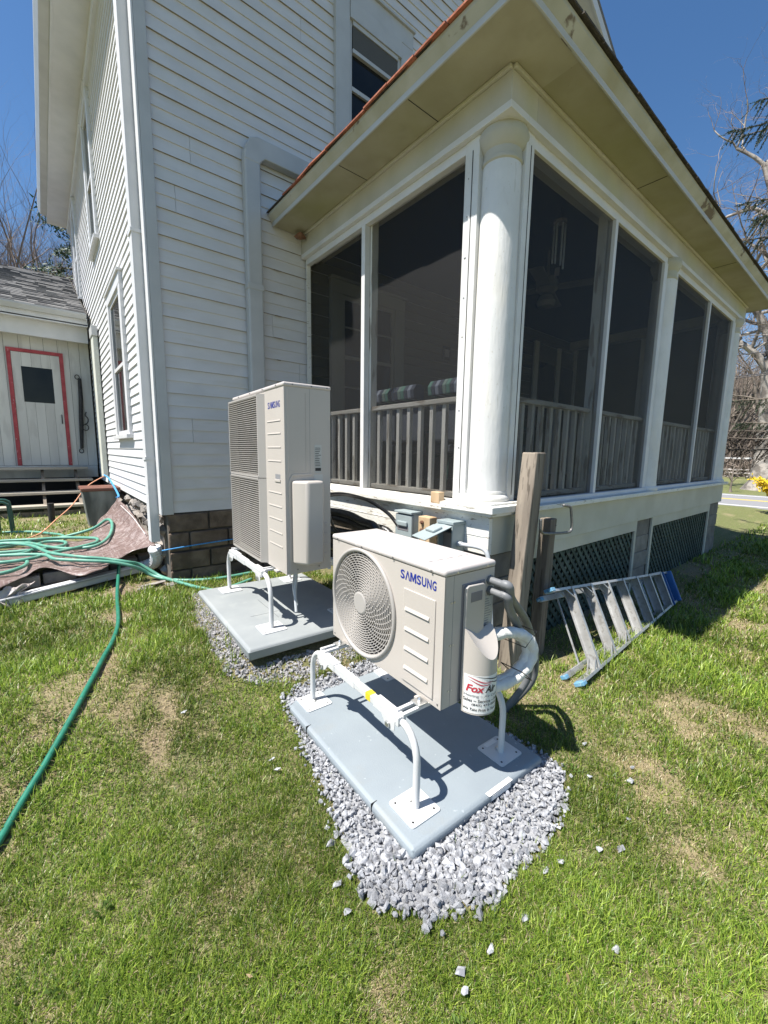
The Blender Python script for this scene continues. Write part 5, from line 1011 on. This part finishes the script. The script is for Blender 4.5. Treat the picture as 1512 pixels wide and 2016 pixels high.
def stones(name, poly, N, smin, smax, m, nbig, kids, T, D, W, lab, thin=0.0):
    P = np.array(poly); base = MB(); xs, ys = P[:, 0].mean(), P[:, 1].mean()
    gx_, gy_ = np.meshgrid(np.linspace(P[:, 0].min(), P[:, 0].max(), 40), np.linspace(P[:, 1].min(), P[:, 1].max(), 50)); ins = inpoly(gx_ + .015 * np.sin(gy_ * 37), gy_ + .015 * np.sin(gx_ * 41), poly)
    ii = np.arange(gx_.size).reshape(gx_.shape); fs = [(ii[j, i], ii[j, i + 1], ii[j + 1, i + 1], ii[j + 1, i]) for j in range(49) for i in range(39) if ins[j, i] and ins[j, i + 1] and ins[j + 1, i] and ins[j + 1, i + 1]]
    base.add([(float(P[0][0]),float(P[0][1]),float(terr(*P[0]))-.02),(float(P[0][0])+.02,float(P[0][1]),float(terr(*P[0]))-.02),(float(P[0][0]),float(P[0][1])+.02,float(terr(*P[0]))-.02)],[(0,1,2)]) if thin else base.add(np.stack([gx_.ravel(), gy_.ravel(), terr(gx_, gy_).ravel() + .0125], 1).tolist(), fs); root = base.obj(name, stone_d if thin else mat("stone_dust", (.22, .225, .235), (.32, .325, .335), 60, .95, .004, 120)); root['kind'] = 'structure'; root['label'] = lab
    out = []; big = []
    while len(out) < N:
        x = rng.uniform(P[:, 0].min(), P[:, 0].max(), 4000); y = rng.uniform(P[:, 1].min(), P[:, 1].max(), 4000); ok = inpoly(x + rng.normal(0, .02, 4000), y + rng.normal(0, .02, 4000), poly) & ~inslab(T, D, W, x, y, -.03)
        out += list(zip(x[ok], y[ok]))
    out = out[:N]
    out.sort(key=lambda p: math.hypot(*p))
    V_all = []; F_all = []; b = 0; kid0 = {}
    for k, (x, y) in enumerate(out):
        V, F = HULL[k % 12]; s_ = rng.uniform(smin, smax) * (1.3 if k < nbig else 1) * (1.6 if rng.random() < .14 else 1)
        z = float(terr(x, y)) + .012 + (0 if thin else rng.uniform(-.003, .016)) - (.012 if thin else 0)
        if k < kids:
            if k % 12 not in kid0:
                me = bpy.data.meshes.new("stone"); me.from_pydata(V.tolist(), [], F); me.materials.append(m); kid0[k % 12] = me
            o = bpy.data.objects.new("stone", kid0[k % 12]); COL.objects.link(o); o.parent = root; o.location = Vector((x, y, z)) - root.location; o.scale = (s_, s_ * rng.uniform(.7, 1), s_ * rng.uniform(.7, 1)); o.rotation_euler = rng.uniform(-3, 3, 3).tolist()
        else:
            Q = (V * s_ * rng.uniform(.7, 1.1, 3)) @ rotm().T + np.array([x, y, z]); V_all += Q.tolist(); F_all += [tuple(i + b for i in f) for f in F]; b += len(V)
    o = MB().add(V_all, F_all).obj("small_stones", m, root, fix=False); o['kind'] = 'stuff'
    return root
WO.setdefault('x', Vector())
g1 = stones("gravel_bed", GP1, 3900, .0065, .0150, stone_m, 900, 290, T1, .89, 1.204, "bed of pale grey crushed stone round the front equipment pad")
g2_ = stones("gravel_strip", GP2, 2600, .006, .014, stone_d, 0, 0, T2, 1.07, 1.452, "thin dusty gravel strip round the weathered equipment pad", thin=.4)
LOOSE = [(1.885, 0.554), (1.636, 0.571), (1.704, 0.517), (1.457, 0.643), (1.38, 0.66), (1.318, 0.381), (0.995, 0.64), (0.874, 0.66), (0.85, 0.62), (1.166, 0.62), (2.212, 0.903), (2.233, 0.666), (2.0, 0.776), (0.70, 1.019), (0.72, 1.12), (0.79, 1.78), (0.80, 1.86), (2.121, 0.635), (0.505, 2.397)]
LL = ["pale stone farthest out on the right lawn", "left stone of a pair right of the gravel bed", "right stone of a pair right of the gravel bed", "stone just off the right rim of the gravel bed", "stone just off the lower right rim of the gravel bed", "lone stone on the lawn nearest the lower right", "upper stone in the trail below the gravel bed", "larger stone in the trail leading down from the gravel bed", "lowest stone of the trail below the gravel bed", "stone touching the front rim of the gravel bed", "stone on the grass past the shadow of the small heat pump", "stone on the right lawn level with the pad corner", "stone by the right tip of the gravel bed", "stone in the grass left of the pad corner", "second stone in the grass left of the pad", "stone left of the far pad corner", "stone beyond the far left pad corner", "tiny stone on the lawn right of the gravel", "lone stone in the grass left of the weathered pad"]
for k, ((x, y), l) in enumerate(zip(LOOSE, LL)):
    V, F = HULL[k % 12]; s_ = .0135 + .006 * ((k * 7) % 5) / 5
    o = MB().add((V * s_ * np.array([1.2, .85, .6]) + np.array([x, y, float(terr(x, y)) + .019])).tolist(), F).obj("loose_stone", stone_m); tag(o, l, "stone", "loose stones scattered on the lawn")
# ------------------------------------------------------------------ GRASS
def grass(N, seed, name, rmin, rmax, hmin, hmax, wid, a0=R(-64), a1=R(64)):
    g = np.random.default_rng(seed)      # angles run right of the viewing direction
    th = g.uniform(a0, a1, N); u = g.random(N); r_ = rmin * (rmax / rmin) ** u
    nt_ = N // 45; tc = g.integers(0, nt_, N); tuft = g.random(N) < .45; spread = g.normal(0, 1, N); th = np.where(tuft, th[tc] + .012 * spread, th); r_ = np.where(tuft, r_[tc] * (1 + .012 * g.normal(0, 1, N)), r_)
    phi = math.atan2(.76568, .62736) - th; x = r_ * np.cos(phi); y = r_ * np.sin(phi)
    x += g.normal(0, .004, N); dry, bare = fields(x, y)
    keep = (g.random(N) > bare * .78)
    keep &= ~((x > XP - .1) & (y > YP + .02)) & ~((x > .75) & (y > YW - .05)) & ~((x < .9) & (y > 4.72 + .3 * x) & ((y < 6.5) | (y > 9.1)))
    keep &= ~(inpoly(x, y, GP1) & (g.random(N) > .012)) & ~(inpoly(x, y, GP2) & (g.random(N) > .10))
    keep &= ~inslab(T1, .89, 1.204, x, y, .012) & ~inslab(T2, 1.07, 1.452, x, y, .012)
    keep &= ~((x > 2.4) & (y > 1.45) & (g.random(N) > .15)) & (x < 17.5)
    for (px, py, pr) in ((2.62, 1.66, .09), (3.0, 1.67, .07)): keep &= np.hypot(x - px, y - py) > pr
    keep &= dseg(x, y, HOSE) > .028
    keep &= ~((x < .9) & (y > 6.2) & (g.random(N) > .3))
    x, y, dry, r_ = x[keep], y[keep], dry[keep], r_[keep]; n = len(x)
    z = terr(x, y) + .012 * (vnoise(x, y, 2.3, 5) - .5) - .004
    sc_ = np.clip(r_ / 2.6, .6, 4.0)
    h = g.uniform(hmin, hmax, n) * (1 - .45 * dry) * (.35 + .75 * vnoise(x, y, 1.7, 8) + .75 * vnoise(x, y, 6.5, 12)) * np.clip(sc_, .8, 1.6); wd = wid * sc_ * g.uniform(.7, 1.3, n)
    isd = g.random(n) < (.2 + .5 * dry); h = np.where(isd, h * .8, h)
    az = g.uniform(0, 2 * np.pi, n); lean = np.where(isd, g.uniform(.7, 1.8, n), g.uniform(.15, 1.3, n)); h = h * np.where(tuft[keep], 1.25, .9); face = az + np.pi / 2 + g.normal(0, .5, n)
    wx, wy = np.cos(face) * wd / 2, np.sin(face) * wd / 2; lx, ly = np.cos(az) * np.sin(lean) * h, np.sin(az) * np.sin(lean) * h; hz = h * np.cos(lean).clip(-.05)
    m1 = .55; vx = np.stack([x - wx, x + wx, x + lx * m1 * .7 - wx * .8, x + lx * m1 * .7 + wx * .8, x + lx], 1); vy = np.stack([y - wy, y + wy, y + ly * m1 * .7 - wy * .8, y + ly * m1 * .7 + wy * .8, y + ly], 1)
    vz = np.stack([z, z, z + hz * m1 * 1.15 + .002, z + hz * m1 * 1.15 + .002, z + hz + .001], 1)
    V = np.stack([vx, vy, vz], 2).reshape(-1, 3); b = np.arange(n) * 5
    tri = np.stack([b, b + 1, b + 3, b, b + 3, b + 2, b + 2, b + 3, b + 4], 1).reshape(-1, 3)
    me = bpy.data.meshes.new(name); me.vertices.add(len(V)); me.vertices.foreach_set('co', V.ravel()); me.loops.add(tri.size); me.loops.foreach_set('vertex_index', tri.ravel().astype(np.int32))
    me.polygons.add(len(tri)); me.polygons.foreach_set('loop_start', (np.arange(len(tri)) * 3).astype(np.int32)); me.update(calc_edges=True)
    t = g.random((n, 1)); t2 = vnoise(x, y, 2.2, 9)[:, None]
    gc = np.array((.075, .15, .015)) * (1 - t ** 1.5) + np.array((.33, .42, .06)) * t ** 1.5; gc = gc * (.62 + .76 * t2); gc = gc * (1 - .35 * dry[:, None]) + np.array((.19, .19, .05)) * .35 * dry[:, None]
    dc = np.array((.34, .27, .145)) * (1 - t) + np.array((.50, .42, .25)) * t
    c = np.where(isd[:, None], dc, gc); c4 = np.repeat(np.concatenate([c, np.ones((n, 1))], 1), 5, 0)
    ca = me.color_attributes.new("Col", 'FLOAT_COLOR', 'POINT'); ca.data.foreach_set('color', c4.ravel()); me.materials.append(grass_m)
    me.validate(); o = bpy.data.objects.new(name, me); COL.objects.link(o); o['kind'] = 'stuff'; o['label'] = 'short mown grass with dry straw blades'; return o
grass(680000, 11, "grass", .8, 9.5, .018, .054, .0040)
grass(150000, 12, "far_grass", 7.5, 19.5, .03, .06, .0048, R(22), R(64))
lv = MB(); g_ = np.random.default_rng(4)
for i in range(120):
    x, y = g_.uniform(-.8, 5), g_.uniform(.3, 4.4)
    if (x > 2.3 and y > 1.5) or inpoly(np.array(x), np.array(y), GP1) or inslab(T1, .89, 1.204, np.array(x), np.array(y), .02) or inslab(T2, 1.07, 1.452, np.array(x), np.array(y), .02): continue
    a = g_.uniform(0, 6.28); l_ = g_.uniform(.005, .013); w_ = l_ * g_.uniform(.1, .4); z = float(terr(x, y)) + g_.uniform(.012, .035); c_, s2 = math.cos(a), math.sin(a); t_ = g_.uniform(-.012, .012)
    lv.add([(x - c_ * l_, y - s2 * l_, z), (x + s2 * w_, y - c_ * w_, z + t_), (x + c_ * l_, y + s2 * l_, z + .004), (x - s2 * w_, y + c_ * w_, z - t_)], [(0, 1, 2), (0, 2, 3)])
o = lv.obj("fallen_leaves", mat("dead_leaf", (.20, .12, .055), (.42, .32, .19), 3, .8, rand=.2), fix=False); o['kind'] = 'stuff'; o['label'] = 'dead leaves and bits of straw scattered over the lawn'
cvm = MB()
for i in range(70):
    cx, cy = g_.uniform(-.7, 4.5), g_.uniform(.4, 4.0)
    if (cx > 2.2 and cy > 1.4) or inslab(T1, .89, 1.204, np.array(cx), np.array(cy), .05) or inslab(T2, 1.07, 1.452, np.array(cx), np.array(cy), .05): continue
    if inpoly(np.array(cx), np.array(cy), GP1) or inpoly(np.array(cx), np.array(cy), GP2): continue
    for k in range(14):
        a = g_.uniform(0, 6.28); d_ = g_.uniform(.005, .035); x, y = cx + d_ * math.cos(a), cy + d_ * math.sin(a); l_ = g_.uniform(.008, .018); w_ = l_ * .42; z = float(terr(x, y)) + g_.uniform(.018, .034); b_ = a + g_.normal(0, .4); c_, s2 = math.cos(b_), math.sin(b_)
        cvm.add([(x, y, z - .01), (x + c_ * l_ * .6 + s2 * w_, y + s2 * l_ * .6 - c_ * w_, z + .004), (x + c_ * l_ * 1.25, y + s2 * l_ * 1.25, z), (x + c_ * l_ * .6 - s2 * w_, y + s2 * l_ * .6 + c_ * w_, z + .004)], [(0, 1, 2), (0, 2, 3)])
o = cvm.obj("lawn_weeds", mat("weed_leaf", (.08, .14, .025), (.14, .21, .045), 3, .5, transl=.2), fix=False); o['kind'] = 'stuff'; o['label'] = 'broad leaved weeds growing through the lawn'
# ------------------------------------------------------------------ TREES
def grow(mbt, mbw, p, d, r, L, depth, rnd, up=.12, wig=.22, nseg=4, minr=.02, split=2):
    pts = [p.copy()]; rs = [r]; 
    for i in range(nseg):
        d = (d + Vector((rnd.gauss(0, wig), rnd.gauss(0, wig), rnd.gauss(0, wig) + up)) * .5).normalized(); p = p + d * (L / nseg); pts.append(p.copy()); rs.append(r * (1 - .45 * (i + 1) / nseg))
    (mbt if r > minr else mbw).tube(pts, rs, 6 if r > minr * 2 else 3, cap=False)
    if depth <= 0: return
    for k in range(split + (rnd.random() < .6)):
        j = rnd.randrange(1, nseg + 1) if k else nseg
        ax = Vector((rnd.gauss(0, 1), rnd.gauss(0, 1), rnd.gauss(0, .6))).normalized(); nd = (d + ax * rnd.uniform(.45, .95)).normalized()
        grow(mbt, mbw, pts[j], nd, rs[j] * rnd.uniform(.5, .72), L * rnd.uniform(.6, .85), depth - 1, rnd, up, wig, nseg, minr, split)
def bare_tree(seed, h, r, depth=6, up=.14, bm_=bark1, loc=(0, 0, 0), lab="", group=None, name="bare_tree", lean=(0, 0), trunkh=.3, split=2, minr=.02):
    rnd = random.Random(seed); a, b = MB(), MB(); t = thing(name, lab, "tree", loc, group); L = Vector(loc)
    tp_ = L + Vector((lean[0], lean[1], h * trunkh)); pts = [L + (tp_ - L) * i / 4 + Vector((rnd.gauss(0, .03), rnd.gauss(0, .03), 0)) * h * .1 for i in range(5)]
    tr = MB(); tr.tube(pts, [r * (1.5 - 0.6 * min(i, 1) - .05 * i) for i in range(5)], 10, cap=False); tr.obj("trunk", bm_, t, smooth='all', fix=False)
    for k in range(4):
        an = k * 1.57 + rnd.uniform(-.4, .4); s_ = .25 if k == 0 else .75
        grow(a, b, pts[4] if k < 2 else pts[3], Vector((math.cos(an) * s_, math.sin(an) * s_, 1)), r * (.75 if k == 0 else .5), h * .27, depth - 1, rnd, up, .25, 4, minr, split)
    if a.v: a.obj("crown_branches", bm_, t, smooth='all', fix=False)
    if b.v: b.obj("crown_twigs", twigm, t, fix=False)
    return t
def dup(root, loc, rz, s_, label):
    c = root.copy(); COL.objects.link(c); c.location = loc; c.rotation_euler = (0, 0, rz); c.scale = (s_, s_, s_); c['label'] = label; WO[c.name] = Vector(loc)
    for ch in root.children: k = ch.copy(); COL.objects.link(k); k.parent = c
    return c
# woods behind the shed
GL = "leafless trees in the woods behind the shed"; LABL = "leafless grey tree in the woods behind the shed roof"
protos = [bare_tree(31, 15, .25, 6, loc=(-.5, 31, 0), lab=LABL, group=GL, minr=.05), bare_tree(32, 16, .23, 6, loc=(.9, 34, 0), lab=LABL, group=GL, minr=.05), bare_tree(33, 14, .2, 6, loc=(-1.8, 30, 0), lab=LABL, group=GL, minr=.05)]
for i in range(150):
    x, y = random.uniform(-5, 7), random.uniform(31, 62); dup(protos[i % 3], (x, y, float(terr(x, y)) - .1), random.uniform(0, 6.3), random.uniform(.75, 1.25), LABL)
# evergreen behind the house
ev = thing("pine_tree", "dark green pine standing behind the house corner and shed roof", "tree", (1.9, 24, 0))
q = MB(); q.tube([(1.9, 24, 0), (1.95, 24, 6), (1.9, 24, 13.2)], [.22, .16, .03], 8); q.obj("trunk", bark1, ev, smooth='all', fix=False)
bmv, bmf = MB(), MB(); rnd = random.Random(5)
for i in range(120):
    z = 3 + 9.6 * (i / 120); an = rnd.uniform(0, 6.28); L = (1 - (z - 3) / 10.6) * 2.9 + .6; d = Vector((math.cos(an), math.sin(an), -.1 + .25 * rnd.random()))
    p0 = Vector((1.92, 24, z)); p1 = p0 + d * L; bmv.tube([p0, (p0 + p1) / 2 + Vector((0, 0, .05)), p1], [.03, .02, .006], 4, cap=False)
    for k in range(60):
        c = p0.lerp(p1, rnd.uniform(.2, 1.05)) + Vector((rnd.gauss(0, .17), rnd.gauss(0, .17), rnd.gauss(0, .1))); a = Vector((rnd.gauss(0, 1), rnd.gauss(0, 1), rnd.gauss(.2, .6))).normalized() * .24; b = a.orthogonal().normalized() * .045
        bmf.add([c - b, c + b, c + a], [(0, 1, 2)])
bmv.obj("crown_branches", bark1, ev, fix=False); bmf.obj("crown_needles", needle, ev, fix=False)
bsh = MB(); rnd = random.Random(8)
for i in range(4500):
    x, y = rnd.uniform(-6, 7), rnd.uniform(24, 40); z = float(terr(x, y)); h = rnd.uniform(1.0, 6.5); bsh.tube([(x, y, z), (x + rnd.gauss(0, .25), y, z + h * .5), (x + rnd.gauss(0, .7), y + rnd.gauss(0, .3), z + h)], [.018, .012, .004], 3, cap=False)
o = bsh.obj("brush_thicket", brush, fix=False); o['kind'] = 'stuff'; o['label'] = 'thicket of leafless brush behind the shed'
# right: sycamore, far woods, brush hillside, stone wall, wires, forsythia, spruce
sy = thing("sycamore_tree", "huge mottled bare sycamore on the far side of the road", "tree", (28.6, 4.05, 0))
q = MB(); q.tube([(28.6, 4.05, -.1), (28.6, 4.05, .5), (28.65, 4.1, 2.2), (28.7, 4.2, 4.6), (28.6, 4.4, 6.6)], [1.05, .66, .55, .52, .48], 14, cap=False); q.obj("trunk", barks, sy, smooth='all', fix=False)
a, b = MB(), MB(); rnd = random.Random(21)
limbs = [((28.6, 4.4, 6.4), (28.3, 4.9, 8.2), (27.8, 5.6, 9.6), (27.4, 6.4, 12.0)), ((28.65, 4.2, 5.2), (28.2, 4.9, 6.6), (27.8, 5.8, 7.5), (27.4, 7.0, 7.9)), ((28.6, 4.4, 6.5), (28.8, 4.5, 9.5), (28.3, 5.0, 12.5), (28.2, 5.6, 15.8)), ((28.65, 4.3, 6.0), (29, 3.2, 8), (29.2, 2.2, 11), (29, 1, 14)), ((28.6, 4.4, 6.4), (28.9, 4.0, 9), (29.0, 3.6, 12.5), (28.6, 3.6, 16))]
for lb_ in limbs:
    pts = spline(lb_, 5); a.tube(pts, [.23 - .15 * i / (len(pts) - 1) for i in range(len(pts))], 8, cap=False)
    for j in range(5, len(pts), 2):
        for kk in range(2): grow(a, b, pts[j], Vector((rnd.gauss(0, .7), rnd.gauss(0, .9), rnd.uniform(.0, 1))), .07 + .05 * rnd.random(), 2.6, 5, rnd, .08, .55, 5, .022, 2)
a.obj("crown_branches", barks, sy, smooth='all', fix=False); b.obj("crown_twigs", twigm, sy, fix=False)
GR = "leafless trees on the wooded slope across the road"; LABR = "leafless brown tree on the wooded slope across the road"
pr_ = [bare_tree(41, 17, .22, 6, loc=(52, 10, float(terr(52, 10))), lab=LABR, group=GR), bare_tree(42, 15, .2, 6, loc=(56, 6, float(terr(56, 6))), lab=LABR, group=GR)]
for i in range(100):
    x = random.uniform(48, 100); y = x * random.uniform(.06, .34); dup(pr_[i % 2], (x, y, float(terr(x, y)) - .2), random.uniform(0, 6.3), random.uniform(.7, 1.15), LABR)
bsh = MB(); rnd = random.Random(9)
for i in range(12000):
    x = rnd.uniform(46, 110); y = x * rnd.uniform(.02, .36); z = float(terr(x, y)); h = rnd.uniform(1, 5.5); bsh.tube([(x, y, z), (x + rnd.gauss(0, .4), y + rnd.gauss(0, .4), z + h * .5), (x + rnd.gauss(0, .9), y + rnd.gauss(0, .9), z + h)], [.05, .03, .012], 3, cap=False)
o = bsh.obj("brush_hillside", brush, fix=False); o['kind'] = 'stuff'; o['label'] = 'leafless brown brush covering the slope across the road'
sw = thing("stone_wall", "low rough fieldstone wall beyond the road in front of the woods", "wall", (43, 9, 0))
for i in range(64):
    y = -1 + i * .32
    for z in (.15, .42, .68):
        V, F = random.choice(HULL); MB().add((V * np.array([.22, .2, .15]) * random.uniform(.85, 1.2) + np.array([43 + random.uniform(-.08, .08), y + random.uniform(-.08, .08), z])).tolist(), F).obj("wall_stone", rock_m, sw)
gr_ = thing("guard_rail", "white rail with dark brush behind it beyond the stone wall", "rail", (46, 8, 0))
B("rail", trimw, gr_, 46, 46.1, -3, 22, 1.55, 1.68)
for y in range(-2, 22, 3): B("rail_post", oldwood, gr_, 46.1, 46.2, y, y + .12, 0, 1.7)
for lab, z0, z1, dz in (("topmost utility wire crossing behind the far porch corner", 8.95, 8.75, .0), ("middle utility wire crossing the bare branches on the right", 6.2, 6.0, .0), ("lower utility wire of the close pair across the road", 5.1, 5.03, 0), ("upper utility wire of the close pair across the road", 5.22, 5.1, 0)):
    q = MB(); q.tube([(24, -10 + i * 2.5, z1 + (z0 - z1) * ((-10 + i * 2.5) - 4) / 1.1 * .12 + .0015 * ((-10 + i * 2.5) - 12) ** 2) for i in range(19)], .016, 4); tag(q.obj("utility_wire", wire_m), lab, "wire", "utility wires along the road")
fo = thing("forsythia_bush", "bright yellow forsythia bush at the right edge before the road", "bush", (16.2, 1.75, 0))
a, b = MB(), MB(); rnd = random.Random(3)
for i in range(90):
    an = rnd.uniform(0, 6.28); L = rnd.uniform(.9, 1.5); d = Vector((math.cos(an), math.sin(an), 0)); p0 = Vector((16.2, 1.72, 0)); pts = [p0 + d * (L * .62 * t) + Vector((rnd.gauss(0, .03), rnd.gauss(0, .03), L * (1.25 * t - .5 * t * t))) for t in (0, .25, .5, .75, 1)]; a.tube(pts, [.014, .011, .009, .006, .003], 3, cap=False)
    for k in range(46):
        t = rnd.uniform(.25, 1); c = p0 + d * (L * .62 * t) + Vector((rnd.gauss(0, .05), rnd.gauss(0, .05), L * (1.25 * t - .5 * t * t) + rnd.gauss(0, .04))); u_ = Vector((rnd.gauss(0, 1), rnd.gauss(0, 1), rnd.gauss(0, 1))).normalized() * .04; v_ = u_.orthogonal().normalized() * .03; b.add([c - u_, c - v_, c + u_, c + v_], [(0, 1, 2, 3)])
a.obj("stems", twigm, fo, fix=False); b.obj("flowers", forsm, fo, fix=False)
sap = bare_tree(77, 2.2, .05, 4, loc=(25.2, 4.75, 0), lab="small bare sapling on the grass strip beyond the road", name="sapling", minr=.012)
# spruce just outside the frame whose boughs reach in from the right
sp = thing("spruce_tree", "dark spruce with drooping boughs reaching in from the right edge", "tree", (11.6, .35, 0))
q = MB(); q.tube([(11.6, .35, -.1), (11.6, .35, 5), (11.6, .35, 11)], [.26, .2, .04], 10, cap=False); q.obj("trunk", bark1, sp, smooth='all', fix=False)
br, nd, dn = MB(), MB(), MB(); rnd = random.Random(14)
def spray(p, d, L, dead):
    for k in range(int(L * 150)):
        t = rnd.random(); c = p + d * (L * t); a = (d * .8 + Vector((rnd.gauss(0, .8), rnd.gauss(0, .8), rnd.gauss(0, .8)))).normalized() * rnd.uniform(.03, .055); bb = a.cross(d).normalized() * .007 if a.cross(d).length > 1e-4 else Vector((.007, 0, 0)); (dn if dead else nd).add([c - bb, c + bb, c + a], [(0, 1, 2)])
boughs = [(7.95, 1.95, 2.5, 0), (8.25, 2.02, 2.2, 0), (8.1, 1.8, 2.0, 0), (7.9, 1.88, 2.3, 0), (6.6, 1.95, 2.15, 0), (6.25, 2.0, 2.0, 0), (6.0, 1.86, 2.2, 0), (6.4, 1.78, 1.9, 0), (2.15, 2.0, 2.0, 1), (1.95, 1.93, 2.15, 1), (2.3, 1.85, 1.9, 1), (2.45, 1.8, 1.75, 0)] + [(1.8 + .42 * i, rnd.uniform(2.9, 7.9), (1 - i / 26) * 2.3 + .3, 1 if i < 3 else 0) for i in range(22)]
for z, an, L, dead in boughs:
    d = Vector((math.cos(an), math.sin(an), 0)); pts = [Vector((11.6, .35, z)) + d * (L * t) + Vector((0, 0, -.5 * t + .35 * t * t)) * (L * .45) for t in (0, .25, .5, .75, 1)]; br.tube(pts, [.035, .028, .02, .013, .006], 5, cap=False)
    pl = spline(pts, 6)
    for j in range(4, len(pl)):
        for s_ in range(3):
            side = Vector((-d.y, d.x, 0)) * rnd.choice((-1, 1)); dd_ = (d * .5 + side * rnd.uniform(.1, .8) + Vector((0, 0, -rnd.uniform(.3, 1.5)))).normalized(); l_ = rnd.uniform(.18, .5) * (1.1 - .4 * j / len(pl)); br.tube([pl[j], pl[j] + dd_ * l_], [.007, .003], 3, cap=False); spray(pl[j], dd_, l_, dead)
    spray(pl[-6], d, L * .3, dead)
br.obj("boughs", bark1, sp, fix=False); nd.obj("needles", needle, sp, fix=False); dn.obj("dead_twigs", deadn, sp, fix=False)
